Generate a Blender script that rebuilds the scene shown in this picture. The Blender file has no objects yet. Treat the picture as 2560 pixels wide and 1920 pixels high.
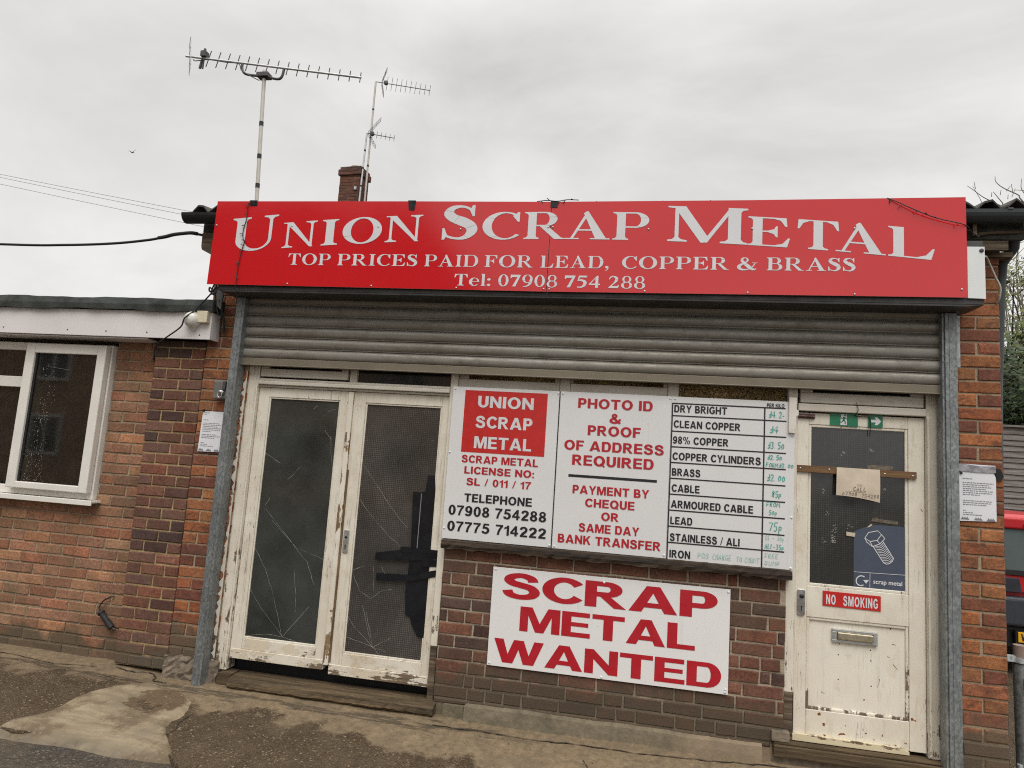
import bpy, math, random
from mathutils import Vector, Matrix
R = math.radians
random.seed(7)
sc = bpy.context.scene
col = sc.collection

# ------------------------------------------------------------------ camera, sky, sun, exposure
cam_d = bpy.data.cameras.new("camera"); cam = bpy.data.objects.new("camera", cam_d); col.objects.link(cam)
cam_d.sensor_fit = 'HORIZONTAL'; cam_d.sensor_width = 36.0; cam_d.lens = 1660 / 2560 * 36.0
cam_d.clip_start = 0.05; cam_d.clip_end = 3000
YAW, PIT, ROL = R(-10.722), R(6.987), R(3.885)
fw = Vector((math.sin(YAW) * math.cos(PIT), math.cos(YAW) * math.cos(PIT), math.sin(PIT)))
r0 = Vector((math.cos(YAW), -math.sin(YAW), 0)); u0 = r0.cross(fw)
rt = math.cos(ROL) * r0 + math.sin(ROL) * u0
up = -math.sin(ROL) * r0 + math.cos(ROL) * u0
m3 = Matrix((rt, up, -fw)).transposed()
cam.matrix_world = Matrix.Translation((0, -4.15, 1.55)) @ m3.to_4x4()
sc.camera = cam

SUN_EL, SUN_AZ = R(56), R(170)          # azimuth measured from +Y, clockwise: behind the camera
w = bpy.data.worlds.new("World"); sc.world = w; w.use_nodes = True
wt = w.node_tree; wt.nodes.clear()
def wn(t, **k):
    n = wt.nodes.new(t)
    for a, b in k.items(): setattr(n, a, b)
    return n
sky = wn('ShaderNodeTexSky', sky_type='NISHITA', sun_disc=False, sun_elevation=SUN_EL, sun_rotation=SUN_AZ)
hs = wn('ShaderNodeHueSaturation'); hs.inputs['Saturation'].default_value = 0.12
wt.links.new(sky.outputs[0], hs.inputs['Color'])
tc = wn('ShaderNodeTexCoord')
mp = wn('ShaderNodeMapping'); mp.inputs['Scale'].default_value = (1.0, 1.0, 2.2)
wt.links.new(tc.outputs['Generated'], mp.inputs[0])
nz = wn('ShaderNodeTexNoise'); nz.inputs['Scale'].default_value = 1.7; nz.inputs['Detail'].default_value = 6; nz.inputs['Roughness'].default_value = 0.56; nz.inputs['Distortion'].default_value = 0.6
wt.links.new(mp.outputs[0], nz.inputs['Vector'])
cr = wn('ShaderNodeValToRGB')
cr.color_ramp.elements[0].position = 0.34; cr.color_ramp.elements[0].color = (5.65, 5.62, 5.52, 1)
cr.color_ramp.elements[1].position = 0.66; cr.color_ramp.elements[1].color = (7.9, 7.82, 7.62, 1)
wt.links.new(nz.outputs['Fac'], cr.inputs[0])
sx = wn('ShaderNodeSeparateXYZ'); wt.links.new(tc.outputs['Generated'], sx.inputs[0])
mr = wn('ShaderNodeMapRange', interpolation_type='SMOOTHSTEP')
for k, v in (('From Min', 0.52), ('From Max', 0.95), ('To Min', 1.0), ('To Max', 3.5)): mr.inputs[k].default_value = v
wt.links.new(sx.outputs['Z'], mr.inputs['Value'])
hz = wn('ShaderNodeMapRange', interpolation_type='SMOOTHSTEP')          # paler towards the horizon
for k, v in (('From Min', 0.0), ('From Max', 0.5), ('To Min', 1.16), ('To Max', 1.0)): hz.inputs[k].default_value = v
wt.links.new(sx.outputs['Z'], hz.inputs['Value'])
mm = wn('ShaderNodeMath', operation='MULTIPLY'); wt.links.new(mr.outputs[0], mm.inputs[0]); wt.links.new(hz.outputs[0], mm.inputs[1])
vm = wn('ShaderNodeVectorMath', operation='SCALE'); wt.links.new(cr.outputs[0], vm.inputs[0]); wt.links.new(mm.outputs[0], vm.inputs['Scale'])
mx = wn('ShaderNodeMix', data_type='RGBA'); mx.inputs[0].default_value = 0.93
wt.links.new(hs.outputs[0], mx.inputs[6]); wt.links.new(vm.outputs[0], mx.inputs[7])
bg = wn('ShaderNodeBackground'); bg.inputs['Strength'].default_value = 0.1
wt.links.new(mx.outputs[2], bg.inputs['Color'])
wo = wn('ShaderNodeOutputWorld'); wt.links.new(bg.outputs[0], wo.inputs[0])

sun_d = bpy.data.lights.new("sun", 'SUN'); sun = bpy.data.objects.new("sun", sun_d); col.objects.link(sun)
sun_d.energy = 1.5; sun_d.angle = R(38); sun_d.color = (1.0, 0.965, 0.91)
sdir = Vector((math.sin(SUN_AZ) * math.cos(SUN_EL), math.cos(SUN_AZ) * math.cos(SUN_EL), math.sin(SUN_EL)))
sun.rotation_euler = (-sdir).to_track_quat('-Z', 'Y').to_euler(); sun.location = sdir * 60

vs = sc.view_settings
vs.view_transform = 'Standard'; vs.look = 'None'; vs.exposure = 0.14; vs.gamma = 1.0; vs.use_curve_mapping = False
sc.render.engine = 'CYCLES'
sc.cycles.use_denoising = False; sc.cycles.pixel_filter_type = 'BLACKMAN_HARRIS'; sc.cycles.filter_width = 1.1
sc.cycles.max_bounces = 6; sc.cycles.diffuse_bounces = 3; sc.cycles.glossy_bounces = 3; sc.cycles.transparent_max_bounces = 8
sc.cycles.sample_clamp_indirect = 4.0

# ------------------------------------------------------------------ mesh helpers
class MB:
    """collects faces for ONE mesh object"""
    def __init__(s): s.v = []; s.f = []; s.m = []; s.c = []; s.sm = []
    def face(s, pts, mi=0, c=(1, 1, 1), smooth=False):
        b = len(s.v); s.v.extend([tuple(p) for p in pts]); s.f.append(tuple(range(b, b + len(pts)))); s.m.append(mi); s.c.append(c); s.sm.append(smooth)
    def mesh(s, vs_, fs, mi=0, c=(1, 1, 1), smooth=False):
        b = len(s.v); s.v.extend([tuple(p) for p in vs_])
        for f in fs: s.f.append(tuple(b + i for i in f)); s.m.append(mi); s.c.append(c); s.sm.append(smooth)
    def box(s, x0, x1, y0, y1, z0, z1, mi=0, c=(1, 1, 1)):
        v = [(x0, y0, z0), (x1, y0, z0), (x1, y1, z0), (x0, y1, z0), (x0, y0, z1), (x1, y0, z1), (x1, y1, z1), (x0, y1, z1)]
        s.mesh(v, [(0, 1, 5, 4), (1, 2, 6, 5), (2, 3, 7, 6), (3, 0, 4, 7), (4, 5, 6, 7), (3, 2, 1, 0)], mi, c)
        return s
    def prism(s, pts, y0, y1, mi=0, mside=None):
        """outline in (x,z), counter-clockwise seen from -y, from y0 (front) to y1"""
        n = len(pts); mside = mi if mside is None else mside
        v = [(p[0], y0, p[1]) for p in pts] + [(p[0], y1, p[1]) for p in pts]
        s.mesh(v, [tuple(range(n))], mi); b = len(s.v) - 2 * n
        s.f.append(tuple(b + n + i for i in reversed(range(n)))); s.m.append(mi); s.c.append((1, 1, 1)); s.sm.append(False)
        for i in range(n):
            j = (i + 1) % n
            s.f.append((b + j, b + i, b + n + i, b + n + j)); s.m.append(mside); s.c.append((1, 1, 1)); s.sm.append(False)
        return s
    def tube(s, pts, r, n=8, mi=0, cap=True, r1=None):
        P = [Vector(p) for p in pts]; k = len(P); rings = []
        prev = None
        for i, p in enumerate(P):
            d = (P[min(i + 1, k - 1)] - P[max(i - 1, 0)]).normalized()
            if prev is None:
                a = Vector((0, 0, 1)) if abs(d.z) < 0.9 else Vector((1, 0, 0))
                u = d.cross(a).normalized()
            else:
                u = (prev - d * prev.dot(d)).normalized()
            prev = u; v_ = d.cross(u)
            rr = r if r1 is None else r + (r1 - r) * i / max(k - 1, 1)
            rings.append([p + rr * (math.cos(2 * math.pi * q / n) * u + math.sin(2 * math.pi * q / n) * v_) for q in range(n)])
        b = [q for ring in rings for q in ring]
        f = []
        for i in range(k - 1):
            for q in range(n):
                f.append((i * n + q, i * n + (q + 1) % n, (i + 1) * n + (q + 1) % n, (i + 1) * n + q))
        s.mesh(b, f, mi, smooth=True)
        if cap:
            s.face(rings[0][::-1], mi); s.face(rings[-1], mi)
        return s
    def lathe(s, prof, cx, cy, cz, axis='z', n=16, mi=0):
        """prof: list of (radius, offset along the axis)"""
        v = []
        for r_, o in prof:
            for q in range(n):
                a = 2 * math.pi * q / n; c_, d_ = r_ * math.cos(a), r_ * math.sin(a)
                v.append({'z': (cx + c_, cy + d_, cz + o), 'y': (cx + c_, cy - o, cz + d_), 'x': (cx + o, cy + c_, cz + d_)}[axis])
        f = []
        for i in range(len(prof) - 1):
            for q in range(n):
                f.append((i * n + q, i * n + (q + 1) % n, (i + 1) * n + (q + 1) % n, (i + 1) * n + q))
        s.mesh(v, f, mi, smooth=True); return s
    def ribbon(s, pts, wd, y, mi=0, closed=False):
        """flat stroke in the x-z plane at depth y; pts (x,z), wd full width or list"""
        k = len(pts); W = wd if isinstance(wd, (list, tuple)) else [wd] * k
        L = []; Rr = []
        for i in range(k):
            a = pts[i - 1] if (closed or i > 0) else pts[i]; b = pts[(i + 1) % k] if (closed or i < k - 1) else pts[i]
            dx, dz = b[0] - a[0], b[1] - a[1]; l = math.hypot(dx, dz) or 1
            nx, nz_ = -dz / l, dx / l; h = W[i] / 2
            L.append((pts[i][0] + nx * h, y, pts[i][1] + nz_ * h)); Rr.append((pts[i][0] - nx * h, y, pts[i][1] - nz_ * h))
        for i in range(k if closed else k - 1):
            j = (i + 1) % k
            s.face([Rr[i], Rr[j], L[j], L[i]], mi)
        return s

def mkobj(name, mb, mats, parent=None, bev=0.0, seg=2, colors=False):
    me = bpy.data.meshes.new(name); me.from_pydata(mb.v, [], mb.f)
    if not isinstance(mats, (list, tuple)): mats = [mats]
    for m in mats: me.materials.append(m)
    me.polygons.foreach_set('material_index', mb.m)
    me.polygons.foreach_set('use_smooth', mb.sm)
    if colors:
        at = me.color_attributes.new('Col', 'FLOAT_COLOR', 'CORNER'); buf = []
        for f, c in zip(mb.f, mb.c): buf.extend([c[0], c[1], c[2], 1.0] * len(f))
        at.data.foreach_set('color', buf)
    me.update()
    o = bpy.data.objects.new(name, me); col.objects.link(o)
    if parent is not None:
        o.parent = parent
        T = Matrix.Translation(parent.location)          # part meshes keep world coordinates
        o.matrix_parent_inverse = T.inverted()
    if bev > 0:
        b = o.modifiers.new('bevel', 'BEVEL'); b.width = bev; b.segments = seg; b.limit_method = 'ANGLE'; b.angle_limit = R(40)
    return o
def thing(name, loc, label, cat, group=None):
    o = bpy.data.objects.new(name, None); col.objects.link(o); o.location = loc; o.empty_display_size = 0.1
    o['label'] = label; o['category'] = cat
    if group: o['group'] = group
    return o
def tag(o, label, cat, group=None):
    o['label'] = label; o['category'] = cat
    if group: o['group'] = group
    return o
def struct(o): o['kind'] = 'structure'; return o
def stuff(o): o['kind'] = 'stuff'; return o

# ------------------------------------------------------------------ material helpers
class NT:
    def __init__(s, name):
        s.mat = bpy.data.materials.new(name); s.mat.use_nodes = True
        s.t = s.mat.node_tree; s.t.nodes.clear()
        s.out = s.n('ShaderNodeOutputMaterial'); s.b = s.n('ShaderNodeBsdfPrincipled'); s.l(s.b.outputs[0], s.out.inputs[0])
        s.tc = s.n('ShaderNodeTexCoord')
    def n(s, t, **k):
        q = s.t.nodes.new(t)
        for a, b in k.items(): setattr(q, a, b)
        return q
    def l(s, a, b): s.t.links.new(a, b)
    def put(s, inp, v):
        if hasattr(v, 'links'): s.l(v, inp)
        elif isinstance(v, (tuple, list)) and len(v) == 3 and inp.type == 'RGBA': inp.default_value = (*v, 1)
        else: inp.default_value = v
    def coord(s, scale=(1, 1, 1), rot=(0, 0, 0), loc=(0, 0, 0)):
        m = s.n('ShaderNodeMapping'); m.inputs['Scale'].default_value = scale; m.inputs['Rotation'].default_value = rot; m.inputs['Location'].default_value = loc
        s.l(s.tc.outputs['Object'], m.inputs[0]); return m.outputs[0]
    def noise(s, scale, detail=4, rough=0.55, co=None, dist=0.0):
        q = s.n('ShaderNodeTexNoise'); q.inputs['Scale'].default_value = scale; q.inputs['Detail'].default_value = detail; q.inputs['Roughness'].default_value = rough; q.inputs['Distortion'].default_value = dist
        s.l(co if co is not None else s.tc.outputs['Object'], q.inputs['Vector']); return q.outputs['Fac']
    def voro(s, scale, co=None, feature='F1', out='Distance'):
        q = s.n('ShaderNodeTexVoronoi', feature=feature); q.inputs['Scale'].default_value = scale
        s.l(co if co is not None else s.tc.outputs['Object'], q.inputs['Vector']); return q.outputs[out]
    def rng(s, v, a, b, c=0.0, d=1.0, smooth=False):
        q = s.n('ShaderNodeMapRange'); q.interpolation_type = 'SMOOTHSTEP' if smooth else 'LINEAR'
        s.put(q.inputs['Value'], v)
        for k, x in (('From Min', a), ('From Max', b), ('To Min', c), ('To Max', d)): s.put(q.inputs[k], x)
        return q.outputs[0]
    def math(s, op, a, b=0.0, clamp=False):
        q = s.n('ShaderNodeMath', operation=op, use_clamp=clamp); s.put(q.inputs[0], a); s.put(q.inputs[1], b); return q.outputs[0]
    def mix(s, f, a, b, mode='MIX'):
        q = s.n('ShaderNodeMix', data_type='RGBA', blend_type=mode); s.put(q.inputs[0], f); s.put(q.inputs[6], a); s.put(q.inputs[7], b); return q.outputs[2]
    def xyz(s):
        q = s.n('ShaderNodeSeparateXYZ'); s.l(s.tc.outputs['Object'], q.inputs[0]); return q.outputs
    def bump(s, h, strength=0.3, dist=0.01, prev=None):
        q = s.n('ShaderNodeBump'); q.inputs['Strength'].default_value = strength; q.inputs['Distance'].default_value = dist
        s.put(q.inputs['Height'], h)
        if prev is not None: s.l(prev, q.inputs['Normal'])
        return q.outputs[0]
    def fin(s, base=None, rough=None, metal=None, normal=None, spec=None, coat=None):
        for k, v in (('Base Color', base), ('Roughness', rough), ('Metallic', metal), ('Normal', normal), ('Specular IOR Level', spec), ('Coat Weight', coat)):
            if v is not None: s.put(s.b.inputs[k], v)
        return s.mat

def flat(name, c, rough=0.5, metal=0.0, amt=0.18, scale=14, bump=0.0, bscale=80, spec=None):
    """a colour with a little blotchiness and grain"""
    t = NT(name)
    a = t.rng(t.noise(scale, 5), 0.3, 0.7, 1 - amt, 1 + amt)
    v = t.n('ShaderNodeVectorMath', operation='SCALE'); v.inputs[0].default_value = c; t.l(a, v.inputs['Scale'])
    rr = t.rng(t.noise(scale * 2.3, 4), 0.3, 0.7, max(rough - 0.1, 0.02), min(rough + 0.12, 1))
    nm = t.bump(t.noise(bscale, 4), bump, 0.004) if bump else None
    return t.fin(v.outputs[0], rr, metal, nm, spec)

def brick_mat(name, grime_z=None, grime=(0.10, 0.085, 0.06), chips=None, film=None, burn=0.0):
    t = NT(name)
    a = t.n('ShaderNodeAttribute', attribute_name='Col')
    f1 = t.rng(t.noise(9, 3), 0.3, 0.7, 0.80, 1.18)
    f2 = t.rng(t.noise(60, 6, 0.7), 0.28, 0.72, 0.52, 1.36)
    m = t.math('MULTIPLY', f1, f2)
    v = t.n('ShaderNodeVectorMath', operation='SCALE'); t.l(a.outputs['Color'], v.inputs[0]); t.l(m, v.inputs['Scale'])
    c = v.outputs[0]
    if burn:                                                          # kiln marks across the faces
        c = t.mix(t.rng(t.noise(11, 4, 0.6, t.coord((1, 1, 1.6)), 0.8), 0.50, 0.66, 0, burn), c, (0.075, 0.034, 0.028))
    sp = t.rng(t.noise(160, 2, 0.5), 0.64, 0.70)
    c = t.mix(t.math('MULTIPLY', sp, 0.55), c, (0.03, 0.02, 0.018))
    pale = t.math('MULTIPLY', t.rng(t.noise(26, 5, 0.7), 0.60, 0.74), 0.42)       # lime bloom and dust
    c = t.mix(pale, c, chips or (0.34, 0.25, 0.18))
    if film:                                                          # a thin film of street dirt
        c = t.mix(t.rng(t.noise(3.2, 5, 0.6), 0.40, 0.68, 0.0, film[1]), c, film[0])
    if grime_z is not None:
        z = t.xyz()[2]
        zz = t.math('ADD', z, t.rng(t.noise(5, 5, 0.6), 0.2, 0.8, -0.16, 0.16))
        g = t.rng(zz, grime_z, grime_z - 0.14, 0.0, 0.82, True)
        c = t.mix(g, c, grime)
    nm = t.bump(t.noise(110, 6, 0.7), 0.8, 0.005)
    nm = t.bump(t.noise(28, 3), 0.35, 0.006, nm)
    return t.fin(c, 0.88, 0, nm, 0.25)
def mortar_mat(name, c, grime_z=None):
    t = NT(name)
    f = t.rng(t.noise(55, 6, 0.7), 0.25, 0.75, 0.66, 1.22)
    v = t.n('ShaderNodeVectorMath', operation='SCALE'); v.inputs[0].default_value = c; t.l(f, v.inputs['Scale'])
    cc = t.mix(t.rng(t.noise(7, 4), 0.52, 0.72, 0, 0.5), v.outputs[0], (0.09, 0.075, 0.055))
    if grime_z is not None:
        zz = t.math('ADD', t.xyz()[2], t.rng(t.noise(5, 5, 0.6), 0.2, 0.8, -0.16, 0.16))
        cc = t.mix(t.rng(zz, grime_z, grime_z - 0.14, 0.0, 0.7, True), cc, (0.10, 0.085, 0.06))
    return t.fin(cc, 0.95, 0, t.bump(t.noise(90, 6, 0.7), 0.8, 0.006), 0.2)

def paint_mat(name, c=(0.745, 0.695, 0.60), wood=(0.16, 0.115, 0.075), wear=0.60, zwear=None, vertical=True, dirt=0.35, spots=False, crack=0.5, under=0.28, uth=0.60):
    """old brush paint on timber: flakes off along the grain, more where wear is low"""
    t = NT(name)
    g = t.coord((30, 30, 3.0) if vertical else (3.0, 30, 30))
    n1 = t.noise(1.0, 6, 0.65, g); n2 = t.noise(16, 5, 0.65); n3 = t.noise(2.0, 3)
    h = t.math('ADD', t.math('MULTIPLY', n1, 0.5), t.math('MULTIPLY', n2, 0.32)); h = t.math('ADD', h, t.math('MULTIPLY', n3, 0.18))
    if zwear:                       # (z where wear is heavy, z where it ends, extra)
        z = t.xyz()[2]; h = t.math('ADD', h, t.rng(z, zwear[0], zwear[1], zwear[2], 0.0, True))
    peel = t.rng(h, wear, wear + 0.02)
    edge = t.rng(h, wear - 0.035, wear, 0, 0.55)
    fib = t.noise(1.0, 7, 0.7, t.coord((120, 120, 5) if vertical else (5, 120, 120)))
    wc = t.mix(t.rng(fib, 0.3, 0.7), tuple(x * 0.45 for x in wood), tuple(min(1, x * 1.7) for x in wood))
    pc = t.mix(t.rng(t.noise(4.5, 5, 0.6), 0.35, 0.72, 0, dirt), c, tuple(x * y for x, y in zip(c, (0.62, 0.55, 0.45))))
    pc = t.mix(t.rng(t.noise(1.0, 6, 0.7, g), 0.56, 0.70, 0, dirt), pc, tuple(x * y for x, y in zip(c, (0.5, 0.43, 0.34))))
    hair = t.rng(t.noise(1.0, 2, 0.5, t.coord((48, 48, 1.6) if vertical else (1.6, 48, 48)), 1.2), 0.487, 0.500)
    hair2 = t.rng(t.noise(1.0, 2, 0.5, t.coord((48, 48, 1.6) if vertical else (1.6, 48, 48)), 1.2), 0.500, 0.513, 1, 0)
    hr = t.math('MULTIPLY', t.math('MULTIPLY', hair, hair2), t.math('MULTIPLY', t.rng(t.noise(5, 2), 0.52, 0.6), crack))
    pc = t.mix(hr, pc, (0.06, 0.045, 0.03))
    pc = t.mix(edge, pc, tuple(min(1, x * 1.08) for x in c))
    if spots:
        s_ = t.rng(t.math('ADD', t.noise(30, 2, 0.4), t.rng(t.xyz()[2], 0.20, 0.50, 0.035, -0.06)), 0.715, 0.735)
        pc = t.mix(s_, pc, (0.20, 0.065, 0.02))
        sm_ = t.rng(t.noise(6, 4, 0.7), 0.62, 0.74, 0, 0.4); pc = t.mix(sm_, pc, (0.72, 0.70, 0.66))
    uc = t.noise(1.0, 6, 0.68, t.coord((11, 11, 5) if vertical else (5, 11, 11), loc=(3, 1, 2)))
    pc = t.mix(t.math('MULTIPLY', t.rng(uc, uth, uth + 0.02), under), pc, tuple(x * y for x, y in zip(c, (0.80, 0.72, 0.60))))
    pc = t.mix(t.math('MULTIPLY', t.math('MULTIPLY', t.rng(uc, uth - 0.015, uth), t.rng(uc, uth + 0.018, uth + 0.002)), under), pc, tuple(x * y for x, y in zip(c, (0.52, 0.44, 0.34))))
    cc = t.mix(peel, pc, wc)
    nm = t.bump(t.math('SUBTRACT', 1.0, peel), 0.6, 0.002); nm = t.bump(fib, 0.2, 0.002, nm)
    return t.fin(cc, t.rng(peel, 0, 1, 0.48, 0.9), 0, nm, 0.4)

def timber_mat(name, dark=(0.045, 0.032, 0.022), light=(0.24, 0.18, 0.12), axis='x', stain=0.5):
    t = NT(name)
    s_ = {'x': (3.0, 60, 60), 'z': (60, 60, 3.0)}[axis]
    fib = t.noise(1.0, 7, 0.72, t.coord(s_)); big = t.noise(1.0, 4, 0.6, t.coord(tuple(q * 0.22 for q in s_)))
    c = t.mix(t.rng(fib, 0.32, 0.68), dark, light)
    c = t.mix(t.rng(big, 0.42, 0.62, 0, stain), c, (0.012, 0.010, 0.010))
    return t.fin(c, 0.85, 0, t.bump(fib, 0.9, 0.006), 0.25)

def galv_mat(name, c=(0.40, 0.43, 0.45), dirt=0.4, scale=55):
    t = NT(name)
    sp = t.voro(scale, t.coord((1, 1, 0.55)), out='Color')
    bw = t.n('ShaderNodeSeparateColor'); t.l(sp, bw.inputs[0])
    f = t.rng(bw.outputs[0], 0, 1, 0.70, 1.22)
    f = t.math('MULTIPLY', f, t.rng(t.noise(5, 5, 0.6), 0.3, 0.7, 0.78, 1.15))
    v = t.n('ShaderNodeVectorMath', operation='SCALE'); v.inputs[0].default_value = c; t.l(f, v.inputs['Scale'])
    cc = t.mix(t.rng(t.noise(34, 5, 0.7, t.coord((1, 1, 0.6))), 0.58, 0.70, 0, dirt), v.outputs[0], (0.10, 0.09, 0.07))
    return t.fin(cc, t.rng(t.noise(18, 3), 0.3, 0.7, 0.42, 0.66), 0.55, t.bump(t.noise(40, 3), 0.12, 0.003))

def glass_mat(name, body=(0.020, 0.021, 0.020), dust_sheen=(0.085, 0.085, 0.075), clear=0.35, wire=True, dust_sheen_amt=0.5, streak=0.0, wirec=(0.13, 0.125, 0.11), tint=(0.35, 0.36, 0.34), mirror=False):
    t = NT(name)
    d = t.rng(t.noise(2.6, 6, 0.65), 0.35, 0.75, 0.05, dust_sheen_amt)
    c = t.mix(d, body, dust_sheen)  # this tint is dirt, and also lightens the pane in place of reflections
    fl = t.rng(t.noise(75, 3, 0.5), 0.755, 0.79, 0, 0.55); c = t.mix(fl, c, (0.42, 0.42, 0.38))
    if streak:
        st = t.rng(t.noise(1.0, 5, 0.7, t.coord((60, 60, 7))), 0.66, 0.74, 0, streak); c = t.mix(st, c, (0.55, 0.56, 0.54))
    op = 1 - clear
    fac = None
    if wire:
        x, y, z = t.xyz()
        lx = t.math('LESS_THAN', t.math('PINGPONG', x, 0.00635), 0.0007); lz = t.math('LESS_THAN', t.math('PINGPONG', z, 0.00635), 0.0007)
        ln = t.math('MAXIMUM', lx, lz)
        ln = t.math('MULTIPLY', ln, t.rng(t.noise(2.0, 3), 0.36, 0.62, 0.25, 0.95))
        c = t.mix(ln, c, wirec); fac = t.math('MAXIMUM', t.math('MULTIPLY', ln, 0.95), op)
    t.fin(c, t.rng(t.noise(9, 4), 0.3, 0.7, 0.03 if mirror else 0.06, 0.05 if mirror else 0.16), 0, t.bump(t.noise(3, 2), 0.05, 0.01), 1.0 if mirror else 0.9, 1.0 if mirror else 0.0)
    tr = t.n('ShaderNodeBsdfTransparent'); tr.inputs[0].default_value = (*tint, 1)
    ms = t.n('ShaderNodeMixShader'); t.put(ms.inputs[0], fac if fac is not None else op)
    t.l(tr.outputs[0], ms.inputs[1]); t.l(t.b.outputs[0], ms.inputs[2]); t.l(ms.outputs[0], t.out.inputs[0])
    return t.mat

def concrete_mat(name, kind):
    t = NT(name)
    x, y, z = t.xyz()
    f = t.noise(22, 7, 0.7); big = t.noise(1.8, 5, 0.6); mid = t.noise(6, 5, 0.62)
    tan = t.mix(t.rng(f, 0.3, 0.7), (0.125, 0.090, 0.054), (0.255, 0.190, 0.118))
    tan = t.mix(t.rng(mid, 0.46, 0.68, 0, 0.6), tan, (0.125, 0.096, 0.062)); tan = t.mix(t.rng(t.noise(38, 6, 0.75), 0.56, 0.68, 0, 0.6), tan, (0.075, 0.056, 0.036)); tan = t.mix(t.rng(t.noise(70, 3, 0.6), 0.64, 0.70, 0, 0.5), tan, (0.36, 0.29, 0.20))
    # bare aggregate where the skin has worn away
    vor = t.n('ShaderNodeTexVoronoi', feature='F1'); vor.inputs['Scale'].default_value = 105; t.l(t.tc.outputs['Object'], vor.inputs['Vector'])
    hue = t.n('ShaderNodeSeparateColor'); t.l(vor.outputs['Color'], hue.inputs[0])
    ag = t.mix(t.rng(hue.outputs[0], 0.1, 0.9), (0.050, 0.033, 0.018), (0.118, 0.078, 0.043))
    ag = t.mix(t.rng(hue.outputs[1], 0.925, 0.975, 0, 0.8), ag, (0.40, 0.31, 0.20))
    ag = t.mix(t.rng(vor.outputs['Distance'], 0.45, 0.65, 0, 0.55), ag, (0.065, 0.045, 0.026))
    ag = t.mix(t.rng(f, 0.35, 0.75, 0, 0.45), ag, (0.085, 0.060, 0.036)); ag = t.mix(t.rng(mid, 0.42, 0.7, 0, 0.55), ag, (0.135, 0.098, 0.060)); ag = t.mix(t.rng(t.noise(33, 6, 0.75), 0.55, 0.68, 0, 0.6), ag, (0.038, 0.027, 0.016))
    if kind == 'apron':
        yy = t.math('ADD', y, t.rng(big, 0.25, 0.75, -0.22, 0.22)); yy = t.math('ADD', yy, t.rng(mid, 0.25, 0.75, -0.10, 0.10))
        xr = t.rng(x, -1.9, 0.9, 0.0, 0.46)                       # the smooth strip widens towards the right
        wornr = t.rng(t.math('ADD', yy, xr), -0.30, -0.37)
        left = t.rng(x, -2.9, -3.2)
        wornl = t.rng(t.math('ADD', yy, 0.0), -0.13, -0.24)
        worn = t.math('ADD', t.math('MULTIPLY', wornr, t.math('SUBTRACT', 1.0, left)), t.math('MULTIPLY', wornl, left), True)
        c = t.mix(worn, tan, ag)
        # damp streak in the gutter line along the wall
        yd = t.math('ADD', y, t.rng(t.noise(1.0, 5, 0.65, t.coord((2.2, 14, 1))), 0.25, 0.75, -0.10, 0.10))
        damp = t.math('MULTIPLY', t.rng(yd, -0.19, -0.165), t.rng(yd, -0.145, -0.12, 1, 0)); damp = t.math('MULTIPLY', damp, t.rng(x, -0.3, -0.9))
        c = t.mix(t.math('MULTIPLY', damp, 0.75), c, (0.055, 0.045, 0.034))
        hgt = t.math('MULTIPLY', vor.outputs['Distance'], worn)
        nm = t.bump(hgt, 0.9, 0.012); nm = t.bump(f, 0.35, 0.006, nm)
        return t.fin(c, t.rng(damp, 0, 1, 0.86, 0.45), 0, nm, 0.3)
    if kind == 'aggregate':
        nm = t.bump(vor.outputs['Distance'], 1.0, 0.014); nm = t.bump(f, 0.4, 0.006, nm)
        return t.fin(ag, 0.9, 0, nm, 0.3)
    if kind == 'cement':
        st = t.noise(1.0, 5, 0.6, t.coord((2.5, 16, 2.5), (0, 0, R(-20))))
        c = t.mix(t.rng(st, 0.34, 0.68), (0.185, 0.145, 0.094), (0.325, 0.260, 0.172))
        c = t.mix(t.rng(mid, 0.52, 0.70, 0, 0.55), c, (0.16, 0.135, 0.10))
        c = t.mix(t.rng(t.math('ADD', y, t.rng(mid, 0.2, 0.8, -0.06, 0.06)), -0.82, -0.93, 0, 0.75), c, (0.10, 0.088, 0.07))
        dx = t.math('MULTIPLY', t.math('ADD', x, 2.76), 5.4); dy = t.math('MULTIPLY', t.math('ADD', y, 0.34), 6.4)
        rr = t.math('SQRT', t.math('ADD', t.math('MULTIPLY', dx, dx), t.math('MULTIPLY', dy, dy)))
        rr = t.math('ADD', rr, t.rng(t.noise(7, 6, 0.65), 0.2, 0.8, -0.45, 0.45))
        hol = t.rng(rr, 1.0, 0.86)
        ed = t.math('ADD', t.rng(x, -3.0, -3.35, 0, 0.16), t.rng(x, -2.62, -2.40, 0, 0.16))
        c = t.mix(t.rng(t.math('ADD', t.noise(4.2, 6, 0.68), ed), 0.52, 0.62, 0, 0.72), c, t.mix(0.3, ag, (0.16, 0.115, 0.07)))
        c = t.mix(hol, c, t.mix(0.35, ag, (0.17, 0.115, 0.065)))
        c = t.mix(t.rng(t.noise(14, 7, 0.72), 0.54, 0.70, 0, 0.55), c, (0.15, 0.118, 0.08))
        nm = t.bump(st, 0.35, 0.012); nm = t.bump(t.math('ADD', f, t.math('MULTIPLY', vor.outputs['Distance'], hol)), 0.5, 0.008, nm)
        return t.fin(c, 0.85, 0, nm, 0.3)
    if kind == 'plinth':
        c = t.mix(t.rng(f, 0.3, 0.7), (0.115, 0.098, 0.066), (0.215, 0.178, 0.122))
        c = t.mix(t.rng(mid, 0.5, 0.7, 0, 0.6), c, (0.075, 0.065, 0.045))
        c = t.mix(t.math('MULTIPLY', t.rng(x, 0.0, 0.5), t.rng(big, 0.35, 0.6, 0.1, 0.75)), c, (0.27, 0.20, 0.135))
        return t.fin(c, 0.9, 0, t.bump(f, 0.8, 0.008), 0.25)
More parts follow.
